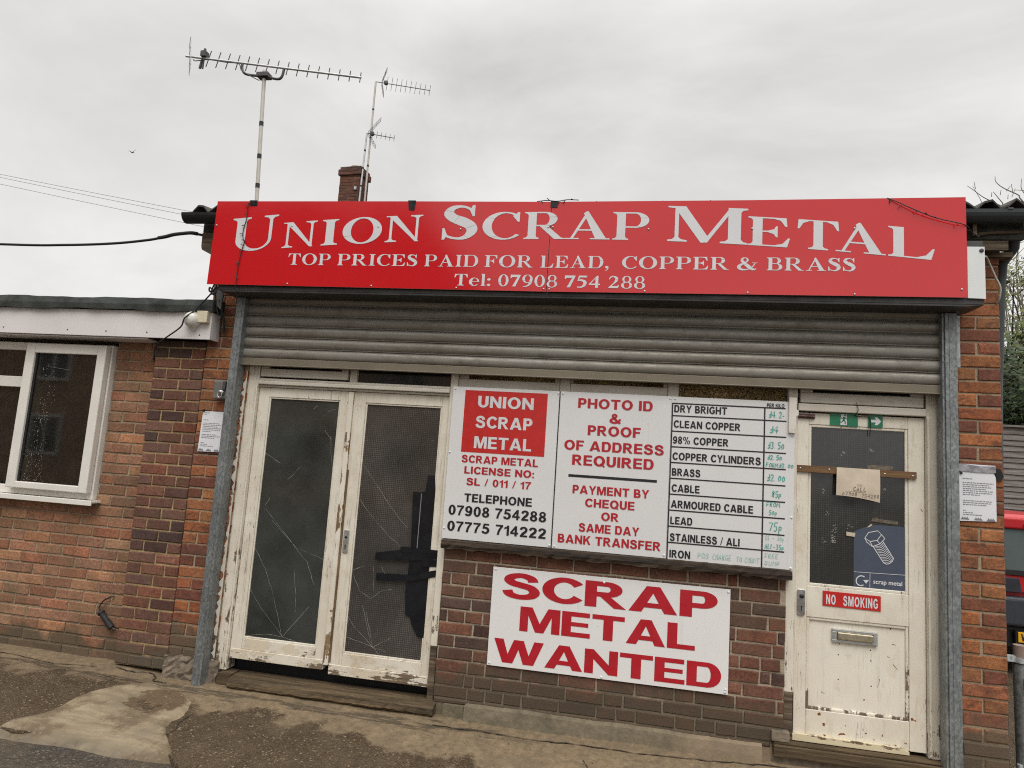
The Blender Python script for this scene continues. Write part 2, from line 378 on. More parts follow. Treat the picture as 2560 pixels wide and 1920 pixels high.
def asphalt_mat(name):
    t = NT(name)
    f = t.noise(90, 6, 0.75); vor = t.n('ShaderNodeTexVoronoi'); vor.inputs['Scale'].default_value = 95; t.l(t.tc.outputs['Object'], vor.inputs['Vector'])
    hue = t.n('ShaderNodeSeparateColor'); t.l(vor.outputs['Color'], hue.inputs[0])
    c = t.mix(t.rng(hue.outputs[0], 0, 1), (0.028, 0.024, 0.020), (0.075, 0.066, 0.054))
    c = t.mix(t.rng(hue.outputs[1], 0.90, 0.97, 0, 0.7), c, (0.21, 0.18, 0.14))
    c = t.mix(t.rng(t.noise(3.0, 6, 0.65), 0.46, 0.66, 0, 0.65), c, (0.105, 0.078, 0.050))
    nm = t.bump(vor.outputs['Distance'], 0.8, 0.010); nm = t.bump(f, 0.4, 0.005, nm)
    return t.fin(c, 0.85, 0, nm, 0.3)

# ------------------------------------------------------------------ materials
M = {}
M['brick_pier'] = brick_mat('red brick of the piers', 0.42, burn=0.62, film=((0.12, 0.085, 0.06), 0.30))
M['brick_dark'] = brick_mat('dark purple brick of the pilaster', 0.24, burn=0.35, film=((0.16, 0.12, 0.085), 0.30))
M['brick_pink'] = brick_mat('pink orange brick of the left wall', 0.24, (0.085, 0.074, 0.050), film=((0.17, 0.115, 0.07), 0.62))
M['brick_panel'] = brick_mat('brown brick of the panel wall', 0.36, (0.080, 0.062, 0.042), film=((0.125, 0.092, 0.062), 0.6), burn=0.45)
M['brick_far'] = brick_mat('old brown chimney brick')
M['mortar'] = mortar_mat('grey buff mortar', (0.36, 0.29, 0.20), 0.34)
M['mortar_y'] = mortar_mat('yellow sand mortar', (0.42, 0.31, 0.165), 0.20)
M['mortar_d'] = mortar_mat('dirty mortar', (0.40, 0.335, 0.25), 0.36)
M['paint'] = paint_mat('cream paint upright', wear=0.655, dirt=0.45, crack=0.9)
M['paint_h'] = paint_mat('cream paint along', wear=0.685, vertical=False)
M['paint_worn'] = paint_mat('cream paint badly flaked', wear=0.595, zwear=(0.1, 0.9, 0.10), wood=(0.15, 0.11, 0.08), crack=0.8)
M['paint_bot'] = paint_mat('cream paint rotten bottom rail', wear=0.585, vertical=False, zwear=(0.14, 0.34, 0.085), spots=False, dirt=0.6, under=0.6, uth=0.545)
M['paint_door'] = paint_mat('cream door paint', (0.76, 0.71, 0.61), wear=0.672, zwear=(0.13, 0.36, 0.05), dirt=0.38, spots=True, crack=0.8)
M['paint_frame'] = paint_mat('grey white frame paint', (0.62, 0.575, 0.50), wear=0.63, dirt=0.5)
M['paint_frame_h'] = paint_mat('grey white frame paint along', (0.60, 0.56, 0.49), wear=0.66, vertical=False, dirt=0.4)
M['rot'] = timber_mat('rotten brown edge', (0.05, 0.03, 0.016), (0.30, 0.19, 0.10), 'z', 0.3)
M['timber'] = timber_mat('weathered grey timber')
M['step'] = timber_mat('worn timber step', (0.036, 0.026, 0.014), (0.185, 0.130, 0.074), 'x', 0.55)
M['sill'] = timber_mat('burnt timber sill', (0.014, 0.010, 0.008), (0.105, 0.074, 0.046), 'x', 0.97)
M['batten'] = timber_mat('brown batten', (0.11, 0.06, 0.03), (0.25, 0.145, 0.075), 'x', 0.1)
M['galv'] = galv_mat('galvanised steel', (0.245, 0.262, 0.265), 0.45, 110)
M['galv2'] = galv_mat('pale galvanised steel', (0.46, 0.49, 0.50), 0.25, 80)
M['pvc'] = flat('white upvc', (0.74, 0.71, 0.65), 0.32, amt=0.06, scale=5)
M['pvc_f'] = flat('white upvc fascia', (0.70, 0.665, 0.655), 0.4, amt=0.05, scale=3)
M['felt'] = flat('dark roofing felt', (0.043, 0.048, 0.043), 0.95, amt=0.55, scale=9, bump=0.8, bscale=120)
M['black'] = flat('black plastic', (0.012, 0.012, 0.013), 0.45, amt=0.3)
M['black_m'] = flat('matt black', (0.016, 0.016, 0.017), 0.7, amt=0.3, bump=0.3)
M['tape'] = flat('black tape', (0.008, 0.009, 0.012), 0.22, amt=0.35, scale=9, bump=0.35, bscale=30)
M['steel_dark'] = flat('dark steel', (0.060, 0.058, 0.056), 0.5, 0.3, amt=0.3, scale=7)
M['white_metal'] = flat('white coated steel', (0.72, 0.74, 0.74), 0.35, amt=0.07, scale=4)
M['alu'] = flat('dull aluminium', (0.50, 0.50, 0.49), 0.42, 0.8, amt=0.15)
M['alu_dark'] = flat('weathered aluminium', (0.085, 0.080, 0.082), 0.55, 0.4, amt=0.25)
M['pole'] = flat('grimy white pole', (0.50, 0.47, 0.43), 0.5, 0.2, amt=0.14, scale=8)
M['chrome'] = flat('worn chrome', (0.62, 0.62, 0.63), 0.22, 0.95, amt=0.12)
M['brass'] = flat('worn brass flap', (0.52, 0.46, 0.33), 0.35, 0.85, amt=0.25, scale=30)
M['pvc_pipe'] = flat('grey plastic pipe', (0.045, 0.052, 0.058), 0.5, amt=0.2, scale=6)
M['asb'] = flat('mossy cement sheet', (0.055, 0.053, 0.046), 0.95, amt=0.5, scale=12, bump=0.7, bscale=60)
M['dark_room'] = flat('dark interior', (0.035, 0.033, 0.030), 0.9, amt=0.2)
M['greenboard'] = flat('pale green board', (0.22, 0.28, 0.24), 0.7, amt=0.2)
M['cream_plastic'] = flat('cream plastic', (0.66, 0.60, 0.44), 0.4, amt=0.06)
M['dome'] = flat('white dome plastic', (0.66, 0.64, 0.58), 0.3, amt=0.08, scale=10)
M['ink_red'] = flat('red vinyl lettering', (0.42, 0.010, 0.020), 0.4, amt=0.07, scale=6)
M['ink_black'] = flat('black vinyl lettering', (0.012, 0.011, 0.014), 0.4, amt=0.2)
M['ink_white'] = flat('white vinyl lettering', (0.64, 0.64, 0.66), 0.42, amt=0.05, scale=4)
M['ink_green'] = flat('green marker ink', (0.05, 0.36, 0.30), 0.5, amt=0.3, scale=40)
M['ink_faint'] = flat('rubbed green marker ink', (0.30, 0.52, 0.47), 0.5, amt=0.2, scale=40)
M['ink_grey'] = flat('grey print', (0.20, 0.20, 0.22), 0.6, amt=0.2)
M['ink_pale'] = flat('faded pencil', (0.20, 0.16, 0.13), 0.6, amt=0.2)
M['paper'] = flat('white paper', (0.72, 0.72, 0.76), 0.6, amt=0.05, scale=5)
M['paper_old'] = flat('yellowed paper', (0.58, 0.49, 0.38), 0.7, amt=0.12, scale=9)
M['red_label'] = flat('red label', (0.50, 0.018, 0.015), 0.35, amt=0.08)
M['green_label'] = flat('green label', (0.010, 0.16, 0.075), 0.35, amt=0.12)
M['navy'] = flat('slate blue poster', (0.066, 0.080, 0.118), 0.35, amt=0.07, scale=6)
M['cable'] = flat('black cable', (0.013, 0.013, 0.013), 0.5, amt=0.2)
M['cable_w'] = flat('dirty white cable', (0.42, 0.38, 0.31), 0.5, amt=0.15)
M['wire'] = flat('overhead wire', (0.10, 0.10, 0.10), 0.6, amt=0.1)
M['crack'] = flat('crack glint', (0.42, 0.42, 0.38), 0.25, amt=0.3, scale=30)
M['foil'] = flat('crumpled plastic pocket', (0.30, 0.29, 0.31), 0.25, 0.2, amt=0.4, scale=25, bump=0.8, bscale=30)
def board_mat(name, c):
    t = NT(name)
    v = t.mix(t.rng(t.noise(2.2, 5, 0.6), 0.4, 0.75, 0, 0.22), c, tuple(q * 0.8 for q in c))
    st = t.rng(t.noise(1.0, 5, 0.7, t.coord((26, 26, 1.5))), 0.60, 0.75, 0, 0.16); v = t.mix(st, v, (0.40, 0.36, 0.30))
    sc_ = t.rng(t.noise(1.0, 2, 0.5, t.coord((16, 16, 90), (0, R(28), 0))), 0.735, 0.76, 0, 0.4); v = t.mix(sc_, v, (0.3, 0.28, 0.25))
    return t.fin(v, t.rng(t.noise(5, 4), 0.3, 0.7, 0.22, 0.36), 0, t.bump(t.noise(1.4, 2), 0.04, 0.02), 0.45)
M['board'] = board_mat('white sign board', (0.70, 0.69, 0.685))
M['board2'] = board_mat('bright white sign board', (0.76, 0.75, 0.74))
t = NT('glossy red sign'); v = t.mix(t.rng(t.noise(1.3, 4), 0.35, 0.7, 0, 0.3), (0.58, 0.009, 0.013), (0.52, 0.009, 0.013))
st = t.rng(t.noise(1.0, 5, 0.7, t.coord((22, 22, 1.1))), 0.55, 0.75, 0, 0.16); v = t.mix(st, v, (0.24, 0.05, 0.045))
M['sign_red'] = t.fin(v, t.rng(t.noise(3, 5), 0.3, 0.7, 0.08, 0.17), 0, t.bump(t.noise(1.5, 2), 0.10, 0.03), 0.85)
t = NT('shutter slats'); x_, y_, z_ = t.xyz()
v = t.mix(t.rng(t.noise(1.0, 6, 0.65, t.coord((1.2, 10, 26))), 0.35, 0.7), (0.315, 0.30, 0.27), (0.215, 0.192, 0.158))
v = t.mix(t.rng(t.noise(12, 6, 0.7, t.coord((.6, 1, 1))), 0.50, 0.72, 0, 0.55), v, (0.12, 0.10, 0.075)); v = t.mix(t.rng(t.noise(1.0, 5, 0.7, t.coord((40, 40, 4))), 0.60, 0.74, 0, 0.4), v, (0.10, 0.085, 0.065))
M['shutter'] = t.fin(v, t.rng(t.noise(16, 4), 0.3, 0.7, 0.42, 0.60), 0.5, t.bump(t.noise(1.0, 3, 0.5, t.coord((3, 3, 9))), 0.25, 0.01))
M['shutter_bar'] = flat('brown grey shutter bar', (0.205, 0.175, 0.130), 0.5, 0.3, amt=0.12, scale=5)
t = NT('amber obscured glass'); vv = t.voro(95)
v = t.mix(t.rng(vv, 0.15, 0.55), (0.035, 0.025, 0.014), (0.62, 0.43, 0.20)); v = t.mix(t.rng(t.noise(3, 4), 0.34, 0.56, 0.8, 0.0), v, (0.03, 0.024, 0.018))
M['amber'] = t.fin(v, 0.12, 0, t.bump(vv, 1.0, 0.02), 0.6)
M['glass_a'] = glass_mat('wired glass with dust and painted sheen', (0.020, 0.022, 0.020), (0.098, 0.108, 0.102), 0.25, True, 0.7, wirec=(.085, .085, .076))  # bluish tint doubles as painted reflection on the left pane
M['glass_b'] = glass_mat('wired glass cracked', (0.036, 0.031, 0.029), (0.115, 0.103, 0.094), 0.25, True, 0.65, wirec=(0.19, 0.175, 0.16))
M['glass_c'] = glass_mat('wired glass dark', (0.024, 0.024, 0.023), (0.060, 0.060, 0.054), 0.18, True, 0.5, wirec=(0.095, 0.095, 0.088))
M['glass_w'] = glass_mat('window glass', (0.016, 0.015, 0.013), (0.045, 0.040, 0.034), 0.50, False, 0.4, streak=0.4, tint=(0.75, 0.77, 0.75), mirror=True)
M['glass_d'] = glass_mat('dark fanlight glass', (0.014, 0.014, 0.014), (0.05, 0.048, 0.042), 0.2, False, 0.4)
M['glass_o'] = glass_mat('house window glass', (0.02, 0.022, 0.025), (0.05, 0.05, 0.05), 0.2, False, 0.3)
M['apron'] = concrete_mat('worn concrete apron', 'apron'); M['aggregate'] = concrete_mat('bare aggregate', 'aggregate')
M['cement'] = concrete_mat('trowelled cement', 'cement'); M['plinth'] = concrete_mat('rendered plinth', 'plinth'); M['asphalt'] = asphalt_mat('old asphalt')
M['stone'] = flat('pale grit', (0.34, 0.26, 0.17), 0.8, amt=0.5, scale=40)
M['rubble'] = flat('broken cement render', (0.17, 0.135, 0.10), 0.95, amt=0.4, scale=25, bump=0.9, bscale=50)

# ------------------------------------------------------------------ lettering
def text_mb(mb, body, x0, x1, z0, z1, y, mi=0, off=0.028, slope=0.0, space=1.0):
    """built-in sans letters fitted to the box x0..x1, z0..z1 on the plane y (bold by outline offset)"""
    cu = bpy.data.curves.new('txt', 'FONT'); cu.body = body; cu.size = 1; cu.offset = off; cu.fill_mode = 'FRONT'; cu.resolution_u = 5; cu.space_character = space
    o = bpy.data.objects.new('txt', cu); col.objects.link(o)
    dg = bpy.context.evaluated_depsgraph_get(); dg.update()
    me = bpy.data.meshes.new_from_object(o.evaluated_get(dg))
    bpy.data.objects.remove(o); bpy.data.curves.remove(cu)
    xs = [q.co.x for q in me.vertices]; ys = [q.co.y for q in me.vertices]
    a, b, c, d = min(xs), max(xs), min(ys), max(ys)
    V = []
    for q in me.vertices:
        X = x0 + (q.co.x - a) / (b - a) * (x1 - x0)
        V.append((X, y, z0 + (q.co.y - c) / (d - c) * (z1 - z0) + slope * (X - (x0 + x1) / 2)))
    mb.mesh(V, [tuple(p.vertices) for p in me.polygons], mi)
    bpy.data.meshes.remove(me)

def ell(cx, cy, rx, ry, a0, a1, n=16):
    return [(cx + rx * math.cos(R(a0 + (a1 - a0) * i / n)), cy + ry * math.sin(R(a0 + (a1 - a0) * i / n))) for i in range(n + 1)]
def strip(o, i): return [[o[k], o[k + 1], i[k + 1], i[k]] for k in range(len(o) - 1)]
def smooth(p, n=5):
    out = []
    for i in range(len(p) - 1):
        a, b, c, d = p[max(i - 1, 0)], p[i], p[i + 1], p[min(i + 2, len(p) - 1)]
        for k in range(n):
            u = k / n
            out.append(tuple(0.5 * (2 * b[j] + (c[j] - a[j]) * u + (2 * a[j] - 5 * b[j] + 4 * c[j] - d[j]) * u * u + (3 * b[j] - a[j] - 3 * c[j] + d[j]) * u ** 3) for j in range(len(b))))
    out.append(tuple(p[-1])); return out
def rib(p3):
    q = smooth(p3); L = []; Rr = []
    for i in range(len(q)):
        a, b = q[max(i - 1, 0)], q[min(i + 1, len(q) - 1)]
        dx, dy = b[0] - a[0], b[1] - a[1]; l = math.hypot(dx, dy) or 1
        h = q[i][2] / 2; L.append((q[i][0] - dy / l * h, q[i][1] + dx / l * h)); Rr.append((q[i][0] + dy / l * h, q[i][1] - dx / l * h))
    return strip(L, Rr)
HS = 0.042
def stem(x, w, y0=0.0, y1=1.0, sb=(0.1, 0.1), st=(0.1, 0.1)):
    p = []
    if sb: p += [(x - sb[0], y0), (x + w + sb[1], y0), (x + w + sb[1], y0 + HS), (x + w + sb[1] * .35, y0 + HS + .02), (x + w, y0 + HS + .08)]
    else: p += [(x, y0), (x + w, y0)]
    if st: p += [(x + w, y1 - HS - .08), (x + w + st[1] * .35, y1 - HS - .02), (x + w + st[1], y1 - HS), (x + w + st[1], y1), (x - st[0], y1), (x - st[0], y1 - HS), (x - st[0] * .35, y1 - HS - .02), (x, y1 - HS - .08)]
    else: p += [(x + w, y1), (x, y1)]
    if sb: p += [(x, y0 + HS + .08), (x - sb[0] * .35, y0 + HS + .02), (x - sb[0], y0 + HS)]
    return [p]
def bowl(x, xr, y0, y1, t_, h=0.05):
    cy, ry = (y0 + y1) / 2, (y1 - y0) / 2; xm = x + (xr - x) * 0.42
    o = [(x, y1)] + ell(xm, cy, xr - xm, ry, 90, -90, 18) + [(x, y0)]
    i = [(x, y1 - h)] + ell(xm, cy, xr - xm - t_, ry - h, 90, -90, 18) + [(x, y0 + h)]
    return strip(o, i)
def ring(cx, cy, rx, ry, tx, ty, a0=0, a1=360, n=32): return strip(ell(cx, cy, rx, ry, a0, a1, n), ell(cx, cy, rx - tx, ry - ty, a0, a1, n))
TK = 0.21
def glyph(ch):
    t_ = TK
    if ch == 'I': return stem(.1, t_)
    if ch == 'U':
        o = ell(.51, .32, .40, .34, 180, 360, 20); i = ell(.575, .32, .265, .28, 180, 360, 20)
        return stem(.11, t_, .31, 1, None, (.1, .1)) + strip(o, i) + stem(.84, .07, .31, 1, None, (.13, .12))
    if ch == 'N': return stem(.11, .07, 0, .93, (.11, .14), None) + [[(.0, 1), (.28, 1), (.92, .0), (.86, -.01), (.82, .0), (.11, .93), (.08, .96), (.0, .96)]] + stem(.82, .07, .0, 1, None, (.15, .11))
    if ch == 'O': return ring(.55, .5, .55, .52, .235, .055)
    if ch == 'C':
        o = ell(.52, .5, .52, .52, 50, 318, 26); i = ell(.56, .5, .335, .465, 50, 318, 26)
        i = [(max(a[0], b[0]) if False else a[0], a[1]) for a, b in zip(i, o)]
        return strip(o, i) + [[(.84, 1.0), (.89, 1.0), (.89, .64), (.85, .64), (.72, .86), (.80, .93)]]
    if ch == 'S': return rib([(.60, .74, .03), (.56, .87, .06), (.40, .968, .065), (.21, .93, .13), (.14, .78, .2), (.23, .635, .22), (.40, .53, .25), (.56, .40, .23), (.60, .24, .2), (.50, .075, .13), (.33, .025, .065), (.13, .1, .06), (.06, .27, .03)]) + [[(.59, 1.0), (.64, 1.0), (.64, .67), (.60, .67), (.54, .85)], [(.03, .0), (.08, .0), (.13, .13), (.07, .34), (.03, .34)]]
    if ch in 'RPBDF' or ch in 'EL':
        g = stem(.1, t_, 0, 1, (.1, .08 if ch in 'PRF' else 0), (.1, 0))
        xs = .1 + t_ - .01
        if ch == 'P': g += bowl(xs, .88, .44, 1, .20)
        if ch == 'R': g += bowl(xs, .84, .47, 1, .20) + [[(.36, .52), (.58, .50), (.96, .05), (1.06, .03), (1.06, .0), (.78, .0)]]
        if ch == 'B': g += bowl(xs, .80, .50, 1, .185) + bowl(xs, .88, 0, .545, .20)
        if ch == 'D': g += bowl(xs, 1.04, 0, 1, .22)
        if ch in 'EF': g += [[(xs, 1), (.82, 1), (.84, .70), (.80, .70), (.70, .90), (.55, .955), (xs, .955)], [(xs, .53), (.42, .535), (.56, .60), (.60, .70), (.635, .70), (.635, .32), (.60, .32), (.56, .42), (.42, .485), (xs, .485)]]
        if ch == 'E': g += [[(xs, 0), (.84, 0), (.90, .31), (.86, .31), (.74, .11), (.56, .045), (xs, .045)]]
        if ch == 'L': g += [[(xs, 0), (.84, 0), (.91, .36), (.87, .36), (.74, .13), (.56, .045), (xs, .045)]]
        return g
    if ch == 'A': return [[(.13, .04), (.20, .04), (.56, .90), (.51, .99)], [(.44, .94), (.51, 1.02), (.55, 1.02), (1.01, .04), (.74, .04)], [(.25, .31), (.70, .31), (.70, .36), (.27, .36)], [(0, 0), (.34, 0), (.34, .042), (0, .042)], [(.62, 0), (1.1, 0), (1.1, .042), (.62, .042)]]
    if ch == 'M': return stem(.12, .065, 0, .94, (.12, .14), None) + [[(0, 1), (.30, 1), (.70, .10), (.60, -.01), (.555, -.01), (.12, .94), (0, .96)], [(.58, .0), (.66, .0), (1.08, .95), (1.03, 1.0)]] + stem(1.0, t_, 0, 1, (.13, .11), (0, .11))
    if ch == 'T': return stem(.36, t_, 0, .98, (.12, .12), None) + [[(.02, 1), (.91, 1), (.93, .68), (.89, .68), (.80, .88), (.66, .955), (.27, .955), (.13, .88), (.04, .68), (0, .68)]]
    if ch == '&': return rib([(.93, .55, .05), (.84, .34, .06), (.68, .15, .07), (.46, .03, .08), (.22, .05, .15), (.09, .19, .19), (.14, .36, .17), (.28, .48, .13), (.44, .60, .09), (.54, .74, .11), (.50, .90, .09), (.38, .965, .06), (.27, .89, .11), (.25, .74, .15), (.36, .55, .19), (.54, .33, .22), (.72, .12, .21), (.86, .05, .13), (1.0, .10, .04)]) + [[(.78, .55), (1.06, .55), (1.06, .59), (.78, .59)]]
    if ch == ',': return [ell(.14, .10, .12, .10, 0, 360, 14)[:-1], [(.20, .04), (.26, .10), (.22, -.10), (.06, -.22), (.05, -.19), (.15, -.08)]]
    if ch == ':': return [ell(.12, .09, .12, .10, 0, 360, 14)[:-1], ell(.12, .56, .12, .10, 0, 360, 14)[:-1]]
    if ch == 'e': return strip(ell(.36, .34, .36, .36, 0, 318, 26), ell(.40, .34, .185, .31, 0, 318, 26)) + [[(.20, .34), (.71, .34), (.71, .385), (.20, .385)]]
    if ch == 'l': return stem(.06, .19, 0, 1.03, (.06, .06), (.06, 0))
    if ch == '0': return ring(.33, .5, .33, .52, .17, .06)
    if ch == '8': return ring(.33, .74, .27, .28, .125, .05) + ring(.33, .25, .33, .29, .155, .05)
    if ch == '9': return ring(.33, .66, .33, .36, .165, .05) + rib([(.55, .60, .17), (.53, .36, .17), (.42, .14, .13), (.26, .03, .09), (.06, .0, .03)])
    if ch == '7': return [[(.0, 1), (.64, 1), (.64, .94), (.56, .80), (.12, .80), (.05, .70), (.0, .70)], [(.46, .84), (.64, .94), (.34, .0), (.14, .0)]]
    if ch == '5': return [[(.12, 1), (.62, 1), (.57, .85), (.16, .85)], [(.12, 1), (.18, .86), (.11, .56), (.04, .56)]] + rib([(.05, .58, .06), (.22, .62, .14), (.44, .54, .19), (.50, .34, .20), (.40, .12, .15), (.22, .02, .10), (.04, .05, .10)])
    if ch == '4': return [[(.38, 0), (.55, 0), (.55, 1), (.46, 1), (.38, .86)], [(0, .23), (.66, .23), (.66, .35), (0, .35)], [(0, .30), (.10, .33), (.46, .93), (.46, 1)]]
    if ch == '2': return rib([(.04, .72, .05), (.12, .90, .10), (.30, .965, .10), (.46, .84, .18), (.47, .66, .17), (.36, .44, .11), (.18, .22, .07), (.05, .08, .05)]) + [[(0, 0), (.58, 0), (.64, .26), (.60, .26), (.52, .17), (.08, .17), (0, .06)]]
    return []
def serif_mb(mb, ch, x0, x1, zf, y, mi=0):
    """letter fitted to x0..x1; zf(x, v) gives the height of glyph height v at x"""
    g = glyph(ch); xs = [p[0] for q in g for p in q]; a, b = min(xs), max(xs)
    for k, q in enumerate(g):
        pts = []
        for p in q:
            X = x0 + (p[0] - a) / (b - a) * (x1 - x0); pts.append((X, y - 0.0001 * (k % 9), zf(X, p[1])))
        mb.face(pts, mi)
def serif_word(mb, word, x0, x1, z0, z1, y, gap=0.13, mi=0):
    W = []; tot = 0
    for ch in word:
        if ch == ' ': tot += .42; W.append(None); continue
        xs = [p[0] for q in glyph(ch) for p in q]; w_ = max(xs) - min(xs); W.append(w_); tot += w_
    tot += gap * (len(word) - 1); k = (x1 - x0) / tot; X = x0
    for ch, w_ in zip(word, W):
        if w_ is None: X += (.42 + gap) * k; continue
        serif_mb(mb, ch, X, X + w_ * k, lambda x, v: z0 + v * (z1 - z0), y, mi); X += (w_ + gap) * k

VS, HSB = 0.245, 0.185
def rect(a, b, c, d): return [(a, c), (b, c), (b, d), (a, d)]
def ribb(p): return rib([(x, y, w_ * 1.13) for x, y, w_ in p])
def sans(ch):
    """bold grotesque letters, cap height 1"""
    v, h = VS, HSB
    if ch == 'I': return [rect(0, v, 0, 1)]
    if ch == 'H': return [rect(0, v, 0, 1), rect(.61, .61 + v, 0, 1), rect(v, .61, .40, .59)]
    if ch == 'L': return [[(0, 0), (.68, 0), (.68, h), (v, h), (v, 1), (0, 1)]]
    if ch == 'F': return [[(0, 0), (v, 0), (v, .42), (.62, .42), (.62, .59), (v, .59), (v, 1 - h), (.68, 1 - h), (.68, 1), (0, 1)]]
    if ch == 'E': return [[(0, 0), (.74, 0), (.74, h), (v, h), (v, .425), (.69, .425), (.69, .59), (v, .59), (v, 1 - h), (.72, 1 - h), (.72, 1), (0, 1)]]
    if ch == 'T': return [[(.29, 0), (.535, 0), (.535, 1 - h), (.825, 1 - h), (.825, 1), (0, 1), (0, 1 - h), (.29, 1 - h)]]
    if ch == 'U': return [rect(0, v, .37, 1), rect(.79 - v, .79, .37, 1)] + strip(ell(.395, .37, .395, .385, 180, 360, 18), ell(.395, .37, .395 - v, .385 - h - .01, 180, 360, 18))
    if ch == 'O' or ch == 'Q':
        g = ring(.485, .5, .485, .515, .25, .19)
        return g + ([[(.52, .22), (.62, .32), (.98, .02), (.88, -.09)]] if ch == 'Q' else [])
    if ch == 'C': return strip(ell(.475, .5, .475, .515, 36, 324, 26), ell(.475, .5, .225, .325, 29, 331, 26))
    if ch == 'G': return strip(ell(.485, .5, .485, .515, 40, 318, 26), ell(.485, .5, .235, .325, 33, 323, 26)) + [rect(.50, .90, .36, .53), rect(.715, .90, .13, .36)]
    if ch == 'S': return ribb([(.645, .69, .20), (.60, .83, .19), (.40, .925, .165), (.19, .86, .18), (.125, .73, .20), (.21, .605, .20), (.40, .535, .20), (.60, .455, .20), (.685, .29, .205), (.60, .13, .19), (.38, .072, .165), (.16, .15, .19), (.095, .31, .20)])
    if ch == 'P': return [rect(0, v, 0, 1)] + bowl(v - .01, .74, .355, 1, .245, h)
    if ch == 'R': return [rect(0, v, 0, 1)] + bowl(v - .01, .77, .41, 1, .245, h) + [[(.30, .44), (.52, .44), (.86, 0), (.61, 0)]]
    if ch == 'B': return [rect(0, v, 0, 1)] + bowl(v - .01, .72, .45, 1, .23, h - .02) + bowl(v - .01, .79, 0, .56, .24, h)
    if ch == 'D': return [rect(0, v, 0, 1)] + bowl(v - .01, .83, 0, 1, .25, h)
    if ch == 'A': return [[(0, 0), (.26, 0), (.49, .74), (.355, 1)], [(.98, 0), (.625, 1), (.49, .74), (.72, 0)], [(.355, 1), (.49, .74), (.625, 1)], [(.28, .18), (.70, .18), (.64, .36), (.34, .36)]]
    if ch == 'M': return [rect(0, .22, 0, 1), rect(.84, 1.06, 0, 1), [(.22, 1), (.32, 1), (.53, .36), (.74, 1), (.84, 1), (.84, .66), (.64, 0), (.42, 0), (.22, .66)]]
    if ch == 'N': return [rect(0, .225, 0, 1), rect(.62, .845, 0, 1), [(.225, 1), (.225, .60), (.62, 0), (.62, .40)]]
    if ch == 'W': return [[(0, 1), (.25, 1), (.38, .38), (.53, 1), (.79, 1), (.94, .38), (1.07, 1), (1.32, 1), (1.07, 0), (.80, 0), (.66, .60), (.52, 0), (.25, 0)]]
    if ch == 'Y': return [[(0, 1), (.24, 1), (.43, .62), (.62, 1), (.86, 1), (.53, .40), (.53, 0), (.33, 0), (.33, .40)]]
    if ch == 'K': return [rect(0, v, 0, 1), [(v, .30), (.36, .47), (.61, 0), (.86, 0), (.50, .62), (.85, 1), (.58, 1), (v, .58)]]
    if ch == '/': return [[(0, 0), (.13, 0), (.42, 1), (.29, 1)]]
    if ch == ':': return [rect(0, .2, 0, .2), rect(0, .2, .52, .72)]
    if ch == '&': return ribb([(.86, .46, .15), (.74, .24, .16), (.55, .09, .17), (.32, .08, .18), (.12, .19, .19), (.14, .37, .18), (.34, .52, .17), (.50, .66, .15), (.54, .80, .15), (.42, .92, .14), (.28, .84, .16), (.28, .70, .17), (.44, .46, .19), (.62, .22, .19), (.86, .02, .18)])
    if ch == '%': return ring(.24, .74, .24, .26, .13, .10) + ring(.90, .26, .24, .26, .13, .10) + [[(.30, 0), (.44, 0), (.84, 1), (.70, 1)]]
    if ch == '0': return ring(.34, .5, .34, .515, .225, .17)
    if ch == '1': return [[(.24, 0), (.44, 0), (.44, 1), (.29, 1), (.20, .86), (.02, .78), (.02, .61), (.24, .71)]]
    if ch == '2': return ribb([(.10, .69, .19), (.15, .84, .18), (.34, .925, .155), (.53, .84, .18), (.56, .69, .20), (.47, .50, .20), (.28, .32, .20), (.15, .12, .17)]) + [rect(.03, .665, 0, .17)]
    if ch == '4': return [rect(.38, .575, 0, 1), [(.0, .21), (.70, .21), (.70, .37), (.0, .37)], [(0, .37), (.19, .37), (.43, .74), (.40, 1)]]
    if ch == '5': return [[(.13, 1), (.62, 1), (.62, .83), (.27, .83), (.24, .62), (.05, .48)]] + ribb([(.10, .54, .15), (.28, .60, .16), (.48, .53, .19), (.565, .34, .20), (.48, .14, .18), (.30, .075, .155), (.12, .15, .18), (.09, .26, .19)])
    if ch == '7': return [[(0, 1), (.65, 1), (.65, .85), (.48, .60), (.36, .28), (.33, 0), (.13, 0), (.18, .32), (.30, .62), (.44, .83), (0, .83)]]
    if ch == '8': return ring(.33, .745, .295, .27, .195, .145) + ring(.33, .275, .34, .29, .225, .165)
    if ch == '9': return ring(.34, .67, .335, .345, .225, .165) + ribb([(.575, .64, .195), (.565, .40, .195), (.48, .16, .19), (.31, .075, .155), (.14, .13, .17), (.10, .22, .18)])
    return []
_W = {}
def gw(ch):
    if ch not in _W:
        g = sans(ch); xs = [p[0] for q in g for p in q]; _W[ch] = (min(xs), max(xs)) if xs else (0, .30)
    return _W[ch]
def sans_mb(mb, word, x0, x1, z0, z1, y, gap=0.115, mi=0):
    """bold capitals fitted to x0..x1, z0..z1 on the plane y"""
    tot = sum(gw(c)[1] - gw(c)[0] for c in word) + gap * (len(word) - 1); k = (x1 - x0) / tot; X = x0; kz = z1 - z0
    for c in word:
        a, b = gw(c)
        for j, q in enumerate(sans(c)):
            mb.face([(X + (p[0] - a) * k, y - 0.00006 * (j % 9), z0 + p[1] * kz) for p in q], mi)
        X += (b - a + gap) * k

